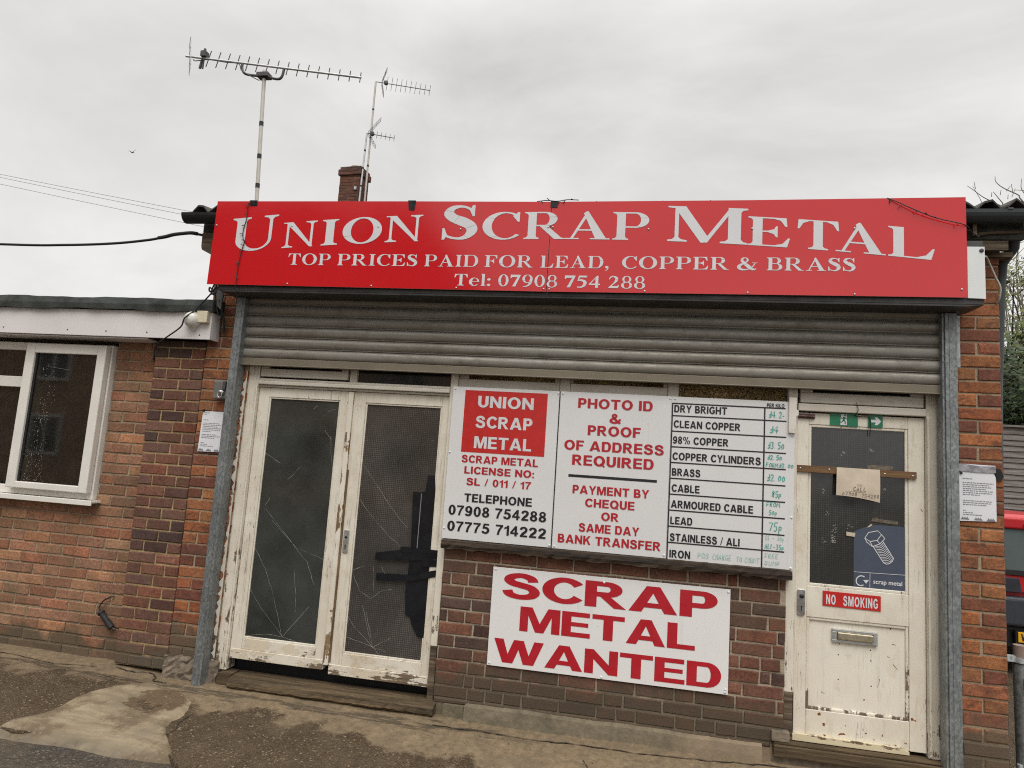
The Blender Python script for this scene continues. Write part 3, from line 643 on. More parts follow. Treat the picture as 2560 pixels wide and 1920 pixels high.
HAND = {'£': [[(.55, 1), (.5, .55), (.5, .2), (.2, 0)], [(.15, .45), (.75, .55)], [(.1, .05), (.7, .2)]], '4': [[(.5, 0), (.5, 1), (0, .35), (.75, .35)]], '2': [[(0, .75), (.25, 1), (.55, .8), (.4, .4), (.05, 0), (.65, .05)]],
 '3': [[(.05, .9), (.35, 1), (.5, .75), (.25, .52), (.55, .3), (.35, 0), (0, .1)]], '5': [[(.6, 1), (.15, .97), (.1, .55), (.45, .55), (.55, .25), (.35, 0), (.05, .05)]], '0': [[(.3, .8), (.05, .5), (.2, .05), (.5, .2), (.55, .6), (.3, .8)]],
 '8': [[(.5, .85), (.25, 1), (.1, .75), (.5, .35), (.4, .02), (.1, .15), (.2, .45), (.55, .8)]], '7': [[(0, .95), (.6, 1), (.25, 0)]], '9': [[(.5, .7), (.25, .55), (.1, .8), (.35, 1), (.5, .8), (.45, 0)]], 'p': [[(.1, .55), (.1, -.3)], [(.1, .5), (.45, .45), (.4, .15), (.1, .15)]], '.': [[(.1, .05), (.2, .05)]], '-': [[(.05, .4), (.45, .42)]],
 'F': [[(.1, 0), (.1, 1), (.6, 1)], [(.1, .5), (.45, .52)]], 'R': [[(.1, 0), (.1, 1), (.5, .9), (.45, .55), (.1, .5), (.6, 0)]], 'O': [[(.35, 1), (.05, .6), (.2, .05), (.55, .1), (.65, .6), (.35, 1)]], 'M': [[(0, 0), (.1, 1), (.35, .4), (.6, 1), (.7, 0)]], 'S': [[(.55, .9), (.25, 1), (.1, .75), (.5, .3), (.3, 0), (.02, .12)]],
 'A': [[(0, 0), (.3, 1), (.6, 0)], [(.12, .35), (.5, .37)]], 'L': [[(.1, 1), (.08, 0), (.55, .05)]], 'I': [[(.15, 1), (.13, 0)]], 'C': [[(.6, .85), (.3, 1), (.05, .5), (.25, .02), (.6, .12)]], 'H': [[(.1, 0), (.1, 1)], [(.55, 0), (.55, 1)], [(.1, .5), (.55, .5)]], 'G': [[(.6, .85), (.3, 1), (.05, .5), (.25, .02), (.6, .1), (.6, .45), (.4, .45)]], 'E': [[(.55, 1), (.1, .97), (.1, 0), (.55, .02)], [(.1, .5), (.45, .5)]],
 'T': [[(0, 1), (.65, 1)], [(.32, 1), (.3, 0)]], 'U': [[(.05, 1), (.1, .15), (.35, 0), (.55, .2), (.58, 1)]], 'N': [[(.05, 0), (.08, 1), (.5, .05), (.55, 1)]], 'P': [[(.1, 0), (.1, 1), (.5, .9), (.45, .5), (.1, .45)]], 'D': [[(.1, 0), (.1, 1), (.5, .75), (.5, .25), (.1, 0)]]}
def hand_mb(mb, body, x0, x1, z0, z1, y, wd=0.0035, mi=0):
    n = len(body); adv = (x1 - x0) / n; r_ = random.Random(len(body) * 7 + int(abs(x0) * 100))
    for k, ch in enumerate(body):
        for j, st in enumerate(HAND.get(ch, [])):
            dz = r_.uniform(-.06, .06) * (z1 - z0)
            mb.ribbon([(p[0] * adv * 1.25 + x0 + k * adv + p[1] * 0.12 * adv, z0 + dz + p[1] * (z1 - z0)) for p in st], wd, y - 0.0001 * j, mi)
def small_print(mb, x0, x1, z0, rows, pitch, y, h=0.0035, mi=0, seed=1):
    """lines of print too small to read, as word-long dashes"""
    r_ = random.Random(seed); z = z0
    for frac in rows:
        x = x0; end = x0 + (x1 - x0) * frac
        while x < end - 0.004:
            l = min(r_.uniform(0.006, 0.018), end - x); mb.face([(x, y, z), (x + l, y, z), (x + l, y, z + h), (x, y, z + h)], mi); x += l + 0.003
        z -= pitch

# ------------------------------------------------------------------ brickwork
def bricks(mb, x0, x1, z0, z1, y, rows, pal, seed, zorg=None, depth=0.10, mort=True, back=0.2, jit=1.45, holes=()):
    """courses of 75 mm; rows(i) gives the brick ends along x; mat 0 brick, mat 1 mortar"""
    rd = random.Random(seed); zorg = z0 if zorg is None else zorg
    i0 = math.floor((z0 - zorg) / 0.075 + 1e-6); i1 = math.ceil((z1 - zorg) / 0.075 - 1e-6)
    for i in range(i0, i1):
        a, b = zorg + i * 0.075 + 0.005, zorg + (i + 1) * 0.075 - 0.005
        for xa, xb in rows(i):
            colr = pal(rd)
            cuts = [(max(xa, x0), min(xb, x1))]
            for hx0, hx1, hz0, hz1 in holes:
                if b > hz0 + .02 and a < hz1 - .02:
                    nc = []
                    for p, q in cuts:
                        if q <= hx0 or p >= hx1: nc.append((p, q))
                        else:
                            if p < hx0: nc.append((p, hx0))
                            if q > hx1: nc.append((hx1, q))
                    cuts = nc
            za, zb = max(a, z0), min(b, z1)
            for p, q in cuts:
                if q - p < 0.025 or zb - za < 0.02: continue
                j = lambda s_: rd.uniform(-s_, s_) * jit
                yf = y + j(0.0022); c_ = 0.0045
                if rd.random() < .03 * jit: yf = y + .001; c_ = .010; colr = tuple(min(1, q_ * 1.22) for q_ in colr)
                yf = min(yf, y + .0015)
                P = [(p + j(.0018), za + j(.0015)), (q + j(.0018), za + j(.0015)), (q + j(.0018), zb + j(.0015)), (p + j(.0018), zb + j(.0015))]
                ins = [(1, 1), (-1, 1), (-1, -1), (1, -1)]
                F = [(u + s_[0] * c_ * rd.uniform(.6, 1.5), yf, v_ + s_[1] * c_ * rd.uniform(.6, 1.5)) for (u, v_), s_ in zip(P, ins)]
                Mi = [(u, yf + .005, v_) for u, v_ in P]; Bk = [(u, y + depth, v_) for u, v_ in P]
                fs = [(0, 1, 2, 3)]
                for k in range(4):
                    n = (k + 1) % 4; fs += [(4 + k, 4 + n, n, k), (8 + k, 8 + n, 4 + n, 4 + k)]
                mb.mesh(F + Mi + Bk, fs, 0, colr)
    if mort:
        ym = y + 0.007
        if not holes: mb.box(x0 + .003, x1 - .003, ym, y + back, z0, z1, 1)
        else:
            hx0, hx1, hz0, hz1 = holes[0]
            mb.box(x0, hx0, ym, y + back, z0, z1, 1); mb.box(hx1, x1 - .003, ym, y + back, z0, z1, 1)
            mb.box(hx0, hx1, ym, y + back, z0, hz0, 1); mb.box(hx0, hx1, ym, y + back, hz1, z1, 1)
def stretcher(x0, x1, off=0.0):
    def f(i):
        s_ = x0 - 0.3 + (0.1125 if i % 2 else 0.0) + off; out = []
        while s_ < x1:
            out.append((s_, s_ + 0.215)); s_ += 0.225
        return out
    return f
def pick(pal):
    def f(rd):
        c = rd.choice(pal); k = rd.uniform(.80, 1.18); h = rd.uniform(-.06, .06)
        return (c[0] * k * (1 + h), c[1] * k, c[2] * k * (1 - h))
    return f
PAL_PIER = [(.33, .122, .052), (.29, .100, .048), (.36, .140, .060), (.22, .080, .046), (.37, .155, .066), (.19, .070, .046), (.31, .110, .052)]
PAL_DARK = [(.155, .068, .048), (.10, .050, .042), (.18, .078, .052), (.20, .090, .062), (.078, .042, .038), (.16, .078, .060), (.21, .075, .047), (.17, .082, .06)]
PAL_PINK = [(.40, .212, .122), (.36, .192, .112), (.38, .188, .105), (.34, .16, .096), (.41, .20, .12), (.30, .148, .090), (.37, .185, .115), (.25, .125, .08), (.34, .145, .085)]
PAL_PANEL = [(.155, .066, .045), (.118, .058, .044), (.18, .076, .050), (.085, .048, .041), (.195, .085, .057), (.135, .070, .052)]

# ------------------------------------------------------------------ ground
def sheet(name, x0, x1, y0, y1, nx, ny, zf, mats, skirt=None):
    mb = MB(); V = []
    for j in range(ny + 1):
        for i in range(nx + 1):
            x = x0 + (x1 - x0) * i / nx; y = y0 + (y1 - y0) * j / ny; p = zf(x, y); V.append(p if isinstance(p, tuple) else (x, y, p))
    F = [(j * (nx + 1) + i, j * (nx + 1) + i + 1, (j + 1) * (nx + 1) + i + 1, (j + 1) * (nx + 1) + i) for j in range(ny) for i in range(nx)]
    mb.mesh(V, F, 0, smooth=True)
    if skirt is not None:
        for i in range(nx):
            a, b = V[i], V[i + 1]; mb.face([(a[0], a[1] - .01, skirt), (b[0], b[1] - .01, skirt), b, a], 0)
    return mkobj(name, mb, mats)
def wob(x, s_=1.0): return math.sin(x * 3.1 * s_ + .7) * .5 + math.sin(x * 7.7 * s_ + 2.1) * .3 + math.sin(x * 17.3 * s_) * .2
struct(sheet('ground', -400, 400, -400, 400, 8, 8, lambda x, y: -0.085, M['asphalt']))
def rough(x, y):
    return (math.sin(x * 13.1 + 3.1 * math.sin(y * 9.7)) + math.sin(y * 17.3 + 2.3 * math.sin(x * 11.9 + 1)) + .7 * math.sin(x * 31 + y * 27 + 2 * math.sin(y * 23)) + .5 * math.sin(x * 57 - y * 49)) / 3.2
def apron_z(x, y):
    z = 0.012 + max(0, min(1, (-3.0 - x) / 0.5)) * 0.030
    z += (y + 0.03) * 0.085 if y < -0.03 else 0
    z += wob(x, .8) * 0.006 + wob(y * 3 + x, 1.3) * 0.004 + rough(x, y) * 0.0035 * min(1, max(0, -y / .12))
    return z
def apron_pt(x, y):
    e = -0.86 + wob(x, 1.4) * 0.035 - (0.55 if x > -1.2 else 0.55 * max(0, (x + 2.3) / 1.1) if x > -2.3 else 0)
    u = (y + 0.9) / 1.1
    yy = e + (0.2 - e) * u
    return (x, yy, apron_z(x, yy))
struct(sheet('pavement', -9, 2.6, -0.9, 0.2, 520, 64, apron_pt, M['apron'], -0.1))
struct(sheet('path', 2.08, 9, 0.0, 12, 30, 40, lambda x, y: -0.055 + wob(x + y, .5) * .01, M['aggregate']))
# trowelled cement ramp with a bare centre
out = [(-3.36, -.90), (-3.27, -.66), (-3.255, -.42), (-3.17, -.23), (-3.05, -.12), (-2.90, -.12), (-2.76, -.16), (-2.60, -.23), (-2.50, -.40), (-2.47, -.60), (-2.42, -.70), (-2.28, -.87), (-2.55, -.935), (-2.82, -.945), (-3.12, -.93)]
out = smooth([(*p,) for p in out + [out[0]]], 4)[:-1]
cx_, cy_ = -2.80, -0.45
mb = MB(); n = len(out); V = []; rings = 26
for k in range(rings + 1):
    u = k / rings
    for i, (x, y) in enumerate(out):
        X = cx_ + (x - cx_) * (1 - u) * 1.03; Y = cy_ + (y - cy_) * (1 - u) * 1.03
        d = u * math.hypot(x - cx_, y - cy_)                          # distance in from the edge
        e = min(1, d / .10); e = e * e * (3 - 2 * e)
        h = -.010 + .027 * e + rough(X * 1.3, Y * 1.3) * .006 + .005 * math.sin(X * 8 + Y * 11)
        g = math.exp(-(((X + 2.76) / .17) ** 2 + ((Y + .34) / .15) ** 2) ** 2)      # worn hollow
        V.append((X, Y, apron_z(X, max(Y, -.80)) + h - .012 * g if Y > -.82 else apron_z(X, -.80) + h - (-.82 - Y) * .42))
mb.mesh(V, [(k * n + i, k * n + (i + 1) % n, (k + 1) * n + (i + 1) % n, (k + 1) * n + i) for k in range(rings) for i in range(n)], 0, smooth=True)
struct(mkobj('cement_ramp', mb, M['cement']))
def groove(pts, w_, seed):
    rd = random.Random(seed); mb = MB(); P = smooth([(*p,) for p in pts], 8); L = []
    for i, (x, y) in enumerate(P):
        a, b = P[max(i - 1, 0)], P[min(i + 1, len(P) - 1)]; dx, dy = b[0] - a[0], b[1] - a[1]; l = math.hypot(dx, dy) or 1; h = w_ * rd.uniform(.15, 1.0) / 2; q = rd.uniform(-.4, .4) * w_
        nx, ny = -dy / l, dx / l; X, Y = x + nx * q, y + ny * q; z = apron_z(X, max(Y, -.82)) + .005
        L.append(((X + nx * h, Y + ny * h, z), (X - nx * h, Y - ny * h, z)))
    for (a, b), (c, d) in zip(L[:-1], L[1:]): mb.face([b, d, c, a], 0)
    return struct(mkobj('pavement_crack', mb, M['soil']))
M['soil'] = flat('dark soil in the cracks', (.030, .024, .018), .95, amt=.4, scale=60)
groove([(-1.1, -.150), (-.8, -.147), (-.504, -.145), (-.1, -.142), (.243, -.134), (.55, -.105), (.825, -.072), (1.3, -.06)], .013, 1)
groove([(-3.35, -.02), (-3.2, -.045), (-3.10, -.02), (-3.02, -.06), (-3.0, -.10), (-2.9, -.115)], .014, 2)
groove([(-2.46, -.42), (-2.48, -.52), (-2.44, -.63), (-2.45, -.72), (-2.40, -.80)], .010, 3)
groove([(-4.6, -.10), (-4.2, -.085), (-3.8, -.11), (-3.45, -.075)], .009, 4)
groove([(-.2, -.30), (-.16, -.42), (-.22, -.55), (-.18, -.70)], .006, 5)
# loose grit on the concrete
mb = MB(); rd = random.Random(5)
for k in range(4200):
    x = rd.uniform(-5.0, 2.0); y = -0.02 - abs(rd.gauss(0, .45)) if rd.random() < .75 else rd.uniform(-1.2, -.02)
    if y < -1.6: continue
    z = apron_z(x, y) if y > -.80 else -0.083
    if x < -2.3 and -.92 < y < -.14 and x > -3.3: z += 0.014
    s_ = rd.uniform(.0010, .0036) * (1.9 if rd.random() < .05 else 1); a = rd.uniform(0, 6.3)
    P = [(x + s_ * math.cos(a + q * 2.1) * rd.uniform(.7, 1.3), y + s_ * math.sin(a + q * 2.1) * rd.uniform(.7, 1.3), z) for q in range(3)]; T_ = (x, y, z + s_ * .9)
    mb.mesh(P + [T_], [(0, 1, 3), (1, 2, 3), (2, 0, 3)], rd.choice((0, 1, 1, 2, 2, 2)))
o = stuff(mkobj('loose_grit', mb, [M['stone'], flat('brown grit', (.15, .10, .06), .9, amt=.4, scale=40), flat('dark grit', (.055, .042, .03), .9, amt=.4, scale=40)])); tag(o, 'pale loose grit scattered over the worn concrete', 'grit')

# ------------------------------------------------------------------ neighbouring building on the left
nb = thing('brick_annex', (-6, .1, 0), 'low flat-roofed brick building with white fascia and window, left of the shop', 'building')
mb = MB()
bricks(mb, -9.0, -3.392, 0.02, 2.30, 0.08, stretcher(-9.0, -3.39, .02), pick(PAL_PINK), 3, holes=[(-5.95, -3.775, 1.09, 2.26)], back=.25)
mkobj('wall', mb, [M['brick_pink'], M['mortar']], nb, colors=True)
def pil(i):
    return [(-3.392, -3.187), (-3.177, -2.998)] if i % 2 else [(-3.392, -3.292), (-3.282, -3.107), (-3.097, -2.998)]
mb = MB(); bricks(mb, -3.392, -2.998, 0.045, 2.27, 0.0, pil, pick(PAL_DARK), 11, back=.1)
mkobj('pilaster', mb, [M['brick_dark'], M['mortar_y']], nb, colors=True)
mb = MB(); mb.box(-9, -2.905, -.10, -.085, 2.268, 2.462); mb.box(-2.920, -2.905, -.0845, .08, 2.270, 2.46)
fa = mkobj('fascia', mb, M['pvc_f'], nb, bev=.003)
for x, z in ((-4.05, 2.306), (-3.73, 2.305), (-3.40, 2.306), (-2.985, 2.298), (-4.6, 2.31)):
    mkobj('nail', MB().lathe([(.006, 0), (.004, .002), (0, .003)], x, -.1005, z, 'y', 8), M['steel_dark'], fa)
mb = MB(); mb.box(-9, -3.40, -.084, .075, 2.258, 2.266); mkobj('soffit', mb, M['pvc_f'], nb)
mb = MB(); mb.box(-9, -2.92, -.08, .3, 2.30, 2.44); mkobj('eaves_board', mb, M['dark_room'], nb)
mb = MB(); k = 120; V = []
for i in range(k + 1):
    x = -9 + (-2.888 + 9) * i / k; w1 = .006 * wob(x, 2.2); w2 = .009 * wob(x + 4, 1.7); b_ = .004 * wob(x, 5)
    V += [(x, -.128 + b_, 2.459 + w2), (x, -.134 + b_, 2.50), (x, -.125, 2.545 + w1), (x, -.05, 2.556 + w1), (x, 5.2, 2.60), (x, -.105, 2.462 + w2)]
F = []
for i in range(k):
    a, b = i * 6, i * 6 + 6
    F += [(a, b, b + 1, a + 1), (a + 1, b + 1, b + 2, a + 2), (a + 2, b + 2, b + 3, a + 3), (a + 3, b + 3, b + 4, a + 4), (a + 5, b + 5, b, a)]
F += [(k * 6, k * 6 + 5, k * 6 + 3, k * 6 + 2, k * 6 + 1)]
mb.mesh(V, F, 0); mb.box(-2.905, -2.889, -.12, 5.2, 2.465, 2.545)
mkobj('felt_roof', mb, M['felt'], nb)
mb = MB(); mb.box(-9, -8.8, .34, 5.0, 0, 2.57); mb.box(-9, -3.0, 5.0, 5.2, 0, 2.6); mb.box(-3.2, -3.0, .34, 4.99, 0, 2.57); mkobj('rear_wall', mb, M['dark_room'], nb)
# its window: fixed light, fanlight and an opened casement
wd = MB()
for b_ in ((-5.95, -5.88, 1.105, 2.225), (-3.835, -3.78, 1.105, 2.225), (-5.88, -3.835, 2.165, 2.225), (-5.88, -3.835, 1.105, 1.165), (-4.50, -4.44, 1.165, 2.165), (-5.88, -4.50, 1.885, 1.965)):
    wd.box(b_[0], b_[1], .045, .105, b_[2], b_[3])
win = mkobj('window', wd, M['pvc'], nb, bev=.004)
mb = MB(); mb.box(-5.88, -4.50, .07, .078, 1.165, 1.885); mb.box(-5.88, -4.50, .07, .078, 1.965, 2.165); mkobj('pane', mb, M['glass_w'], win)
mb = MB(); mb.box(-5.99, -3.735, -.005, .10, 1.085, 1.102); mb.box(-5.99, -3.735, -.009, .0, 1.068, 1.104); mkobj('sill', mb, M['pvc'], win, bev=.003)
cs = MB()
for b_ in ((-4.472, -4.395, 1.15, 2.213), (-3.862, -3.79, 1.15, 2.213), (-4.395, -3.862, 2.142, 2.213), (-4.395, -3.862, 1.15, 1.198)):
    cs.box(b_[0], b_[1], -.008, .040, b_[2], b_[3])
cs = mkobj('casement', cs, M['pvc'], nb, bev=.006)
mb = MB(); mb.box(-4.395, -3.862, .015, .022, 1.198, 2.142); rd = random.Random(77)
for k in range(230):
    u = rd.random(); z = 1.21 + .86 * u ** 1.7; x = -4.29 + .05 * (z - 1.2) + rd.gauss(0, .045) * (1.25 - u * .7); l = rd.uniform(.002, .007) * (3 if rd.random() < .08 else 1)
    if -4.39 < x < -3.88: mb.ribbon([(x, z), (x + rd.uniform(-.002, .002), z + l)], rd.uniform(.001, .0028), .0140, 1)
mkobj('pane', mb, [M['glass_w'], M['crack']], cs)
mb = MB(); mb.box(-4.393, -4.375, .008, .014, 1.2, 2.14); mkobj('gasket', mb, M['black'], cs)
mb = MB(); mb.tube([(-4.40, .10, 1.672), (-4.36, .095, 1.678), (-4.285, .09, 1.680)], .011, 8); mb.box(-4.425, -4.395, .06, .10, 1.63, 1.71); mkobj('handle', mb, M['pvc'], cs)
mb = MB(); mb.box(-4.4395, -4.395, .046, .105, 1.166, 2.164); mkobj('inner_mullion', mb, flat('grey inner frame', (.62, .64, .62), .5), win)

# ------------------------------------------------------------------ the shop
sh = thing('brick_shop', (0, 0, 0), 'red brick scrap metal shop with cracked cream doors and boarded window', 'shop')
def lp(i): return [(-2.994, -2.779), (-2.769, -2.650)] if i % 2 else [(-2.994, -2.892), (-2.882, -2.780), (-2.770, -2.668), ]
mb = MB(); bricks(mb, -2.996, -2.648, 0.13, 2.93, 0.0, lp, pick(PAL_PIER), 21, back=.16); mkobj('pier', mb, [M['brick_pier'], M['mortar']], sh, colors=True)
def rp(i): return [(1.712, 1.79), (1.80, 2.022)] if i % 2 else [(1.712, 1.770), (1.78, 1.893), (1.905, 2.022)]
mb = MB(); bricks(mb, 1.708, 2.024, -0.045, 2.93, 0.0, rp, pick(PAL_PIER), 25, back=.10); mb.box(1.712, 2.018, .1005, .3, -.045, 2.93, 1)
mkobj('pier', mb, [M['brick_pier'], M['mortar']], sh, colors=True)
rr = random.Random(40); ROWS = {}
def pan(i):
    if i not in ROWS:
        out = []; x = -1.146 - rr.uniform(0, .12); hdr = i % 3 == 1
        while x < .9:
            l = .1025 if (rr.random() < (.6 if hdr else .12)) else .215
            if rr.random() < .07: l = .05
            out.append((x, x + l)); x += l + .010
        ROWS[i] = out
    return ROWS[i]
mb = MB(); bricks(mb, -1.146, 0.892, 0.085, 1.012, 0.0, pan, pick(PAL_PANEL), 31, zorg=.037, back=.2); mkobj('panel_wall', mb, [M['brick_panel'], M['mortar_d']], sh, colors=True)
# broken render at the foot of the left pier
mb = MB(); rd = random.Random(9); nx, nz_ = 14, 8; V = []
for j in range(nz_ + 1):
    for i in range(nx + 1):
        x = -3.01 + .40 * i / nx; z = -.02 + .175 * j / nz_
        V.append((x, -.004 - .020 * (1 - j / nz_) + rd.uniform(-.011, .011) - .018 * math.sin(i * .9) ** 2 * (1 - j / nz_), z + rd.uniform(-.01, .01)))
mb.mesh(V, [(j * (nx + 1) + i, j * (nx + 1) + i + 1, (j + 1) * (nx + 1) + i + 1, (j + 1) * (nx + 1) + i) for j in range(nz_) for i in range(nx)], 0)
mb.box(-3.0, -2.62, .004, .12, -.03, .14)
mkobj('render_patch', mb, M['rubble'], sh)
# plinth under the panel wall
mb = MB(); k = 40; V = []
for i in range(k + 1):
    x = -.94 + 1.715 * i / k; e = .004 * wob(x, 3)
    V += [(x, -.050 + e, -.06), (x, -.036 + e, .045), (x, -.026 + e, .088 + e), (x, .002, .101 + e)]
for i in range(k):
    for q in range(3): mb.face([V[i * 4 + q], V[i * 4 + 4 + q], V[i * 4 + 5 + q], V[i * 4 + 1 + q]], 0)
mb.face([V[0], V[1], V[2], V[3], (-.94, .002, -.06)][::-1], 0); mb.face([V[-4], V[-3], V[-2], V[-1], (.775, .002, -.06)], 0)
mb.box(-1.075, -.945, -.020, .05, -.05, .082); mb.box(-1.14, .9, .004, .2, -.05, .084)
mkobj('plinth', mb, M['plinth'], sh)
# side and back walls, corrugated roof: a closed, dark room behind the glass
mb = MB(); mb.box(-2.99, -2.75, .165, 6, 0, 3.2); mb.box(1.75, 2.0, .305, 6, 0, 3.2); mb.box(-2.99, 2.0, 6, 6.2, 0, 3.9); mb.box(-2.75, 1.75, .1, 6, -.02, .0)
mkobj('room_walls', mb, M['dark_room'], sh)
mb = MB(); mb.box(-2.64, 1.70, .02, .16, 2.62, 2.93); mkobj('lintel', mb, M['rubble'], sh)
mb = MB(); nx = 130; V = []
for i in range(nx + 1):
    x = -3.165 + 5.32 * i / nx; z = 3.208 + .030 * math.sin((x - 1.935) / .140 * 2 * math.pi + math.pi / 2)
    V += [(x, -.10, z), (x, -.10, z + .012), (x, 6.3, z + .95), (x, 6.3, z + .938)]
for i in range(nx):
    a, b = i * 4, i * 4 + 4
    for p, q in ((0, 1), (1, 2), (2, 3), (3, 0)): mb.face([V[a + p], V[b + p], V[b + q], V[a + q]], 0, smooth=(p in (1, 3)))
mb.face([V[0], V[1], V[2], V[3]], 0); mb.face([V[-4], V[-3], V[-2], V[-1]], 0)
mkobj('corrugated_roof', mb, M['asb'], sh)
def gutter(x0, x1, y, z):
    mb = MB(); n = 10; V = []
    for x in (x0, x1):
        for r_ in (.056, .050):
            for q in range(n + 1):
                a = R(180 + 180 * q / n); V.append((x, y + r_ * math.cos(a), z + r_ * math.sin(a) * 1.1))
    s_ = n + 1
    for q in range(n):
        mb.face([V[q], V[2 * s_ + q], V[2 * s_ + q + 1], V[q + 1]], 0, smooth=True); mb.face([V[s_ + q], V[s_ + q + 1], V[3 * s_ + q + 1], V[3 * s_ + q]], 0, smooth=True)
        mb.face([V[q], V[q + 1], V[s_ + q + 1], V[s_ + q]], 0); mb.face([V[2 * s_ + q], V[3 * s_ + q], V[3 * s_ + q + 1], V[2 * s_ + q + 1]], 0)
    for q in (0, n): mb.face([V[q], V[s_ + q], V[3 * s_ + q], V[2 * s_ + q]], 0)
    return mb
mkobj('gutter', gutter(-3.185, -2.70, -.13, 3.152), M['black'], sh); 
g = gutter(1.55, 2.22, -.13, 3.152); g.box(1.985, 2.01, -.19, -.07, 3.148, 3.158); mkobj('gutter', g, M['pvc_pipe'], sh)
mb = MB(); mb.box(-3.10, -2.6, -.045, -.02, 3.06, 3.14); mb.box(1.5, 2.13, -.055, -.03, 3.02, 3.15); mb.box(-2.99, 2.02, -.02, .14, 2.955, 3.18); mkobj('fascia_board', mb, M['asb'], sh)
mb = MB(); mb.prism([(-3.092, 2.95), (-3.085, 2.925), (-3.0, 2.885), (-2.9, 2.885), (-2.9, 3.05), (-3.095, 3.052)], -.06, .06); mkobj('timber_end', mb, M['timber'], sh, bev=.004); mb = MB(); mb.box(1.50, 2.034, -.085, -.06, 2.945, 3.003)
mkobj('timber_end', mb, M['timber'], sh, bev=.004)
mb = MB(); mb.prism([(1.862, 3.030), (1.95, 3.046), (2.09, 3.052), (2.115, 3.060), (2.10, 3.072), (1.99, 3.062), (1.90, 3.056), (1.87, 3.046)], -.075, -.06); mb.box(1.842, 1.862, -.11, -.085, 3.026, 3.114); mkobj('broken_trim', mb, M['timber'], sh)
mb = MB(); mb.box(1.72, 2.09, -.015, .06, 2.93, 2.958); mkobj('soffit_board', mb, M['timber'], sh)
mb = MB(); mb.tube([(2.10, -.02, 3.10), (2.115, .03, 3.0), (2.092, .11, 2.93), (2.088, .13, 2.80), (2.060, .13, 2.2), (2.051, .13, 1.6), (2.050, .13, -.05)], .031, 12); mkobj('downpipe', mb, M['pvc_pipe'], sh)
def smear(x, w_, sgn, z0, z1, seed, mat):
    rd = random.Random(seed); mb = MB(); z = z0; V = []
    while z < z1:
        V.append((z, w_ * rd.uniform(.25, 1.0) * (.6 if rd.random() < .3 else 1))); z += rd.uniform(.008, .028)
    for (a, wa), (b, wb) in zip(V[:-1], V[1:]):
        if rd.random() < .08: continue
        P = [(x, -.0055, a), (x + sgn * wa, -.0035, a), (x + sgn * wb, -.0035, b), (x, -.0055, b)]; mb.face(P if sgn > 0 else P[::-1], 0)
    mkobj('paint_smear', mb, mat, sh)
pm = paint_mat('old white paint on brick', (.66, .62, .54), wear=.60, wood=(.22, .10, .06))
smear(-2.646, .034, -1, .14, 2.1, 3, pm); smear(1.706, .016, 1, .12, 2.1, 4, pm)
# timber window frame behind the boards
mb = MB()
for x in (-1.20, -.48, .19): mb.box(x, x + (.052 if x < -1 else .065), .025, .10, 1.06, 2.62)
fr = mkobj('window_frame', mb, M['paint_frame'], sh, bev=.004)
for q in ((-1.147, -.481, .03, .09, 2.0, 2.092), (-.414, .189, .03, .09, 2.0, 2.092), (.256, .89, .035, .09, 1.95, 2.035), (-1.147, .89, .03, .09, 1.065, 1.12)): mkobj('rail', MB().box(*q), M['paint_frame_h'], fr, bev=.004)
for q in ((-1.08, -.518, .05, .056, 2.0925, 2.60), (-.395, .16, .05, .056, 2.0925, 2.6), (.256, .885, .06, .066, 2.0355, 2.6), (-1.14, .885, .065, .071, 1.13, 1.95)): mkobj('pane', MB().box(*q), M['amber'], fr)
for q in ((-1.146, -1.082), (-.516, -.481), (-.413, -.397), (.162, .189)): mkobj('sash_stile', MB().box(q[0], q[1], .036, .08, 2.0925, 2.6), M['paint_frame'], fr, bev=.003)
# burnt timber sill under the boards
mb = MB(); k = 60; V = []; rd = random.Random(3)
for i in range(k + 1):
    x = -1.158 + 2.072 * i / k; e = [rd.uniform(-.005, .005) for _ in range(4)]
    V += [(x, -.052 + e[0], 1.012 + e[1]), (x, -.058 + e[2], 1.036), (x, -.046 + e[0], 1.060 + e[3] * .6), (x, .03, 1.064), (x, .03, 1.008)]
for i in range(k):
    a, b = i * 5, i * 5 + 5
    for q in range(5): mb.face([V[a + q], V[b + q], V[b + (q + 1) % 5], V[a + (q + 1) % 5]], 0)
mb.face(V[:5][::-1], 0); mb.face(V[-5:], 0)
mkobj('window_sill', mb, M['sill'], sh)
# double doors
mb = MB(); mb.box(-2.655, -2.572, .022, .12, .092, 2.62); mb.box(-2.585, -2.572, .012, .022, .12, 1.985)
df = mkobj('door_frame', mb, M['paint_worn'], sh, bev=.004)
mb = MB(); mb.box(-1.197, -1.151, .022, .12, .40, 2.62); mkobj('jamb', mb, M['paint_worn'], df, bev=.004)
mb = MB(); mb.box(-1.195, -1.153, .024, .12, -.02, .398); mkobj('repair_post', mb, M['timber'], df, bev=.003)
mb = MB(); mb.box(-2.571, -1.198, .004, .10, 1.990, 2.016); mb.box(-2.571, -1.198, .018, .10, 2.0165, 2.034); mb.box(-2.571, -1.198, .026, .10, 1.974, 1.9895); mkobj('transom', mb, M['paint_frame_h'], df, bev=.005, seg=3)
mb = MB(); mb.box(-1.905, -1.855, .024, .10, 2.0345, 2.62); mkobj('mullion', mb, M['paint_frame'], df, bev=.004)
mb = MB(); mb.box(-2.56, -1.918, .014, .07, 2.046, 2.102); mb.box(-2.56, -2.50, .014, .07, 2.1025, 2.6); mb.box(-1.965, -1.918, .014, .07, 2.1025, 2.6); mkobj('vent_sash', mb, M['paint_frame_h'], df, bev=.004)
for q in ((-2.499, -1.966, .04, .046, 2.1025, 2.6), (-1.854, -1.198, .05, .056, 2.035, 2.6)): mkobj('fanlight', MB().box(*q), M['glass_d'], df)
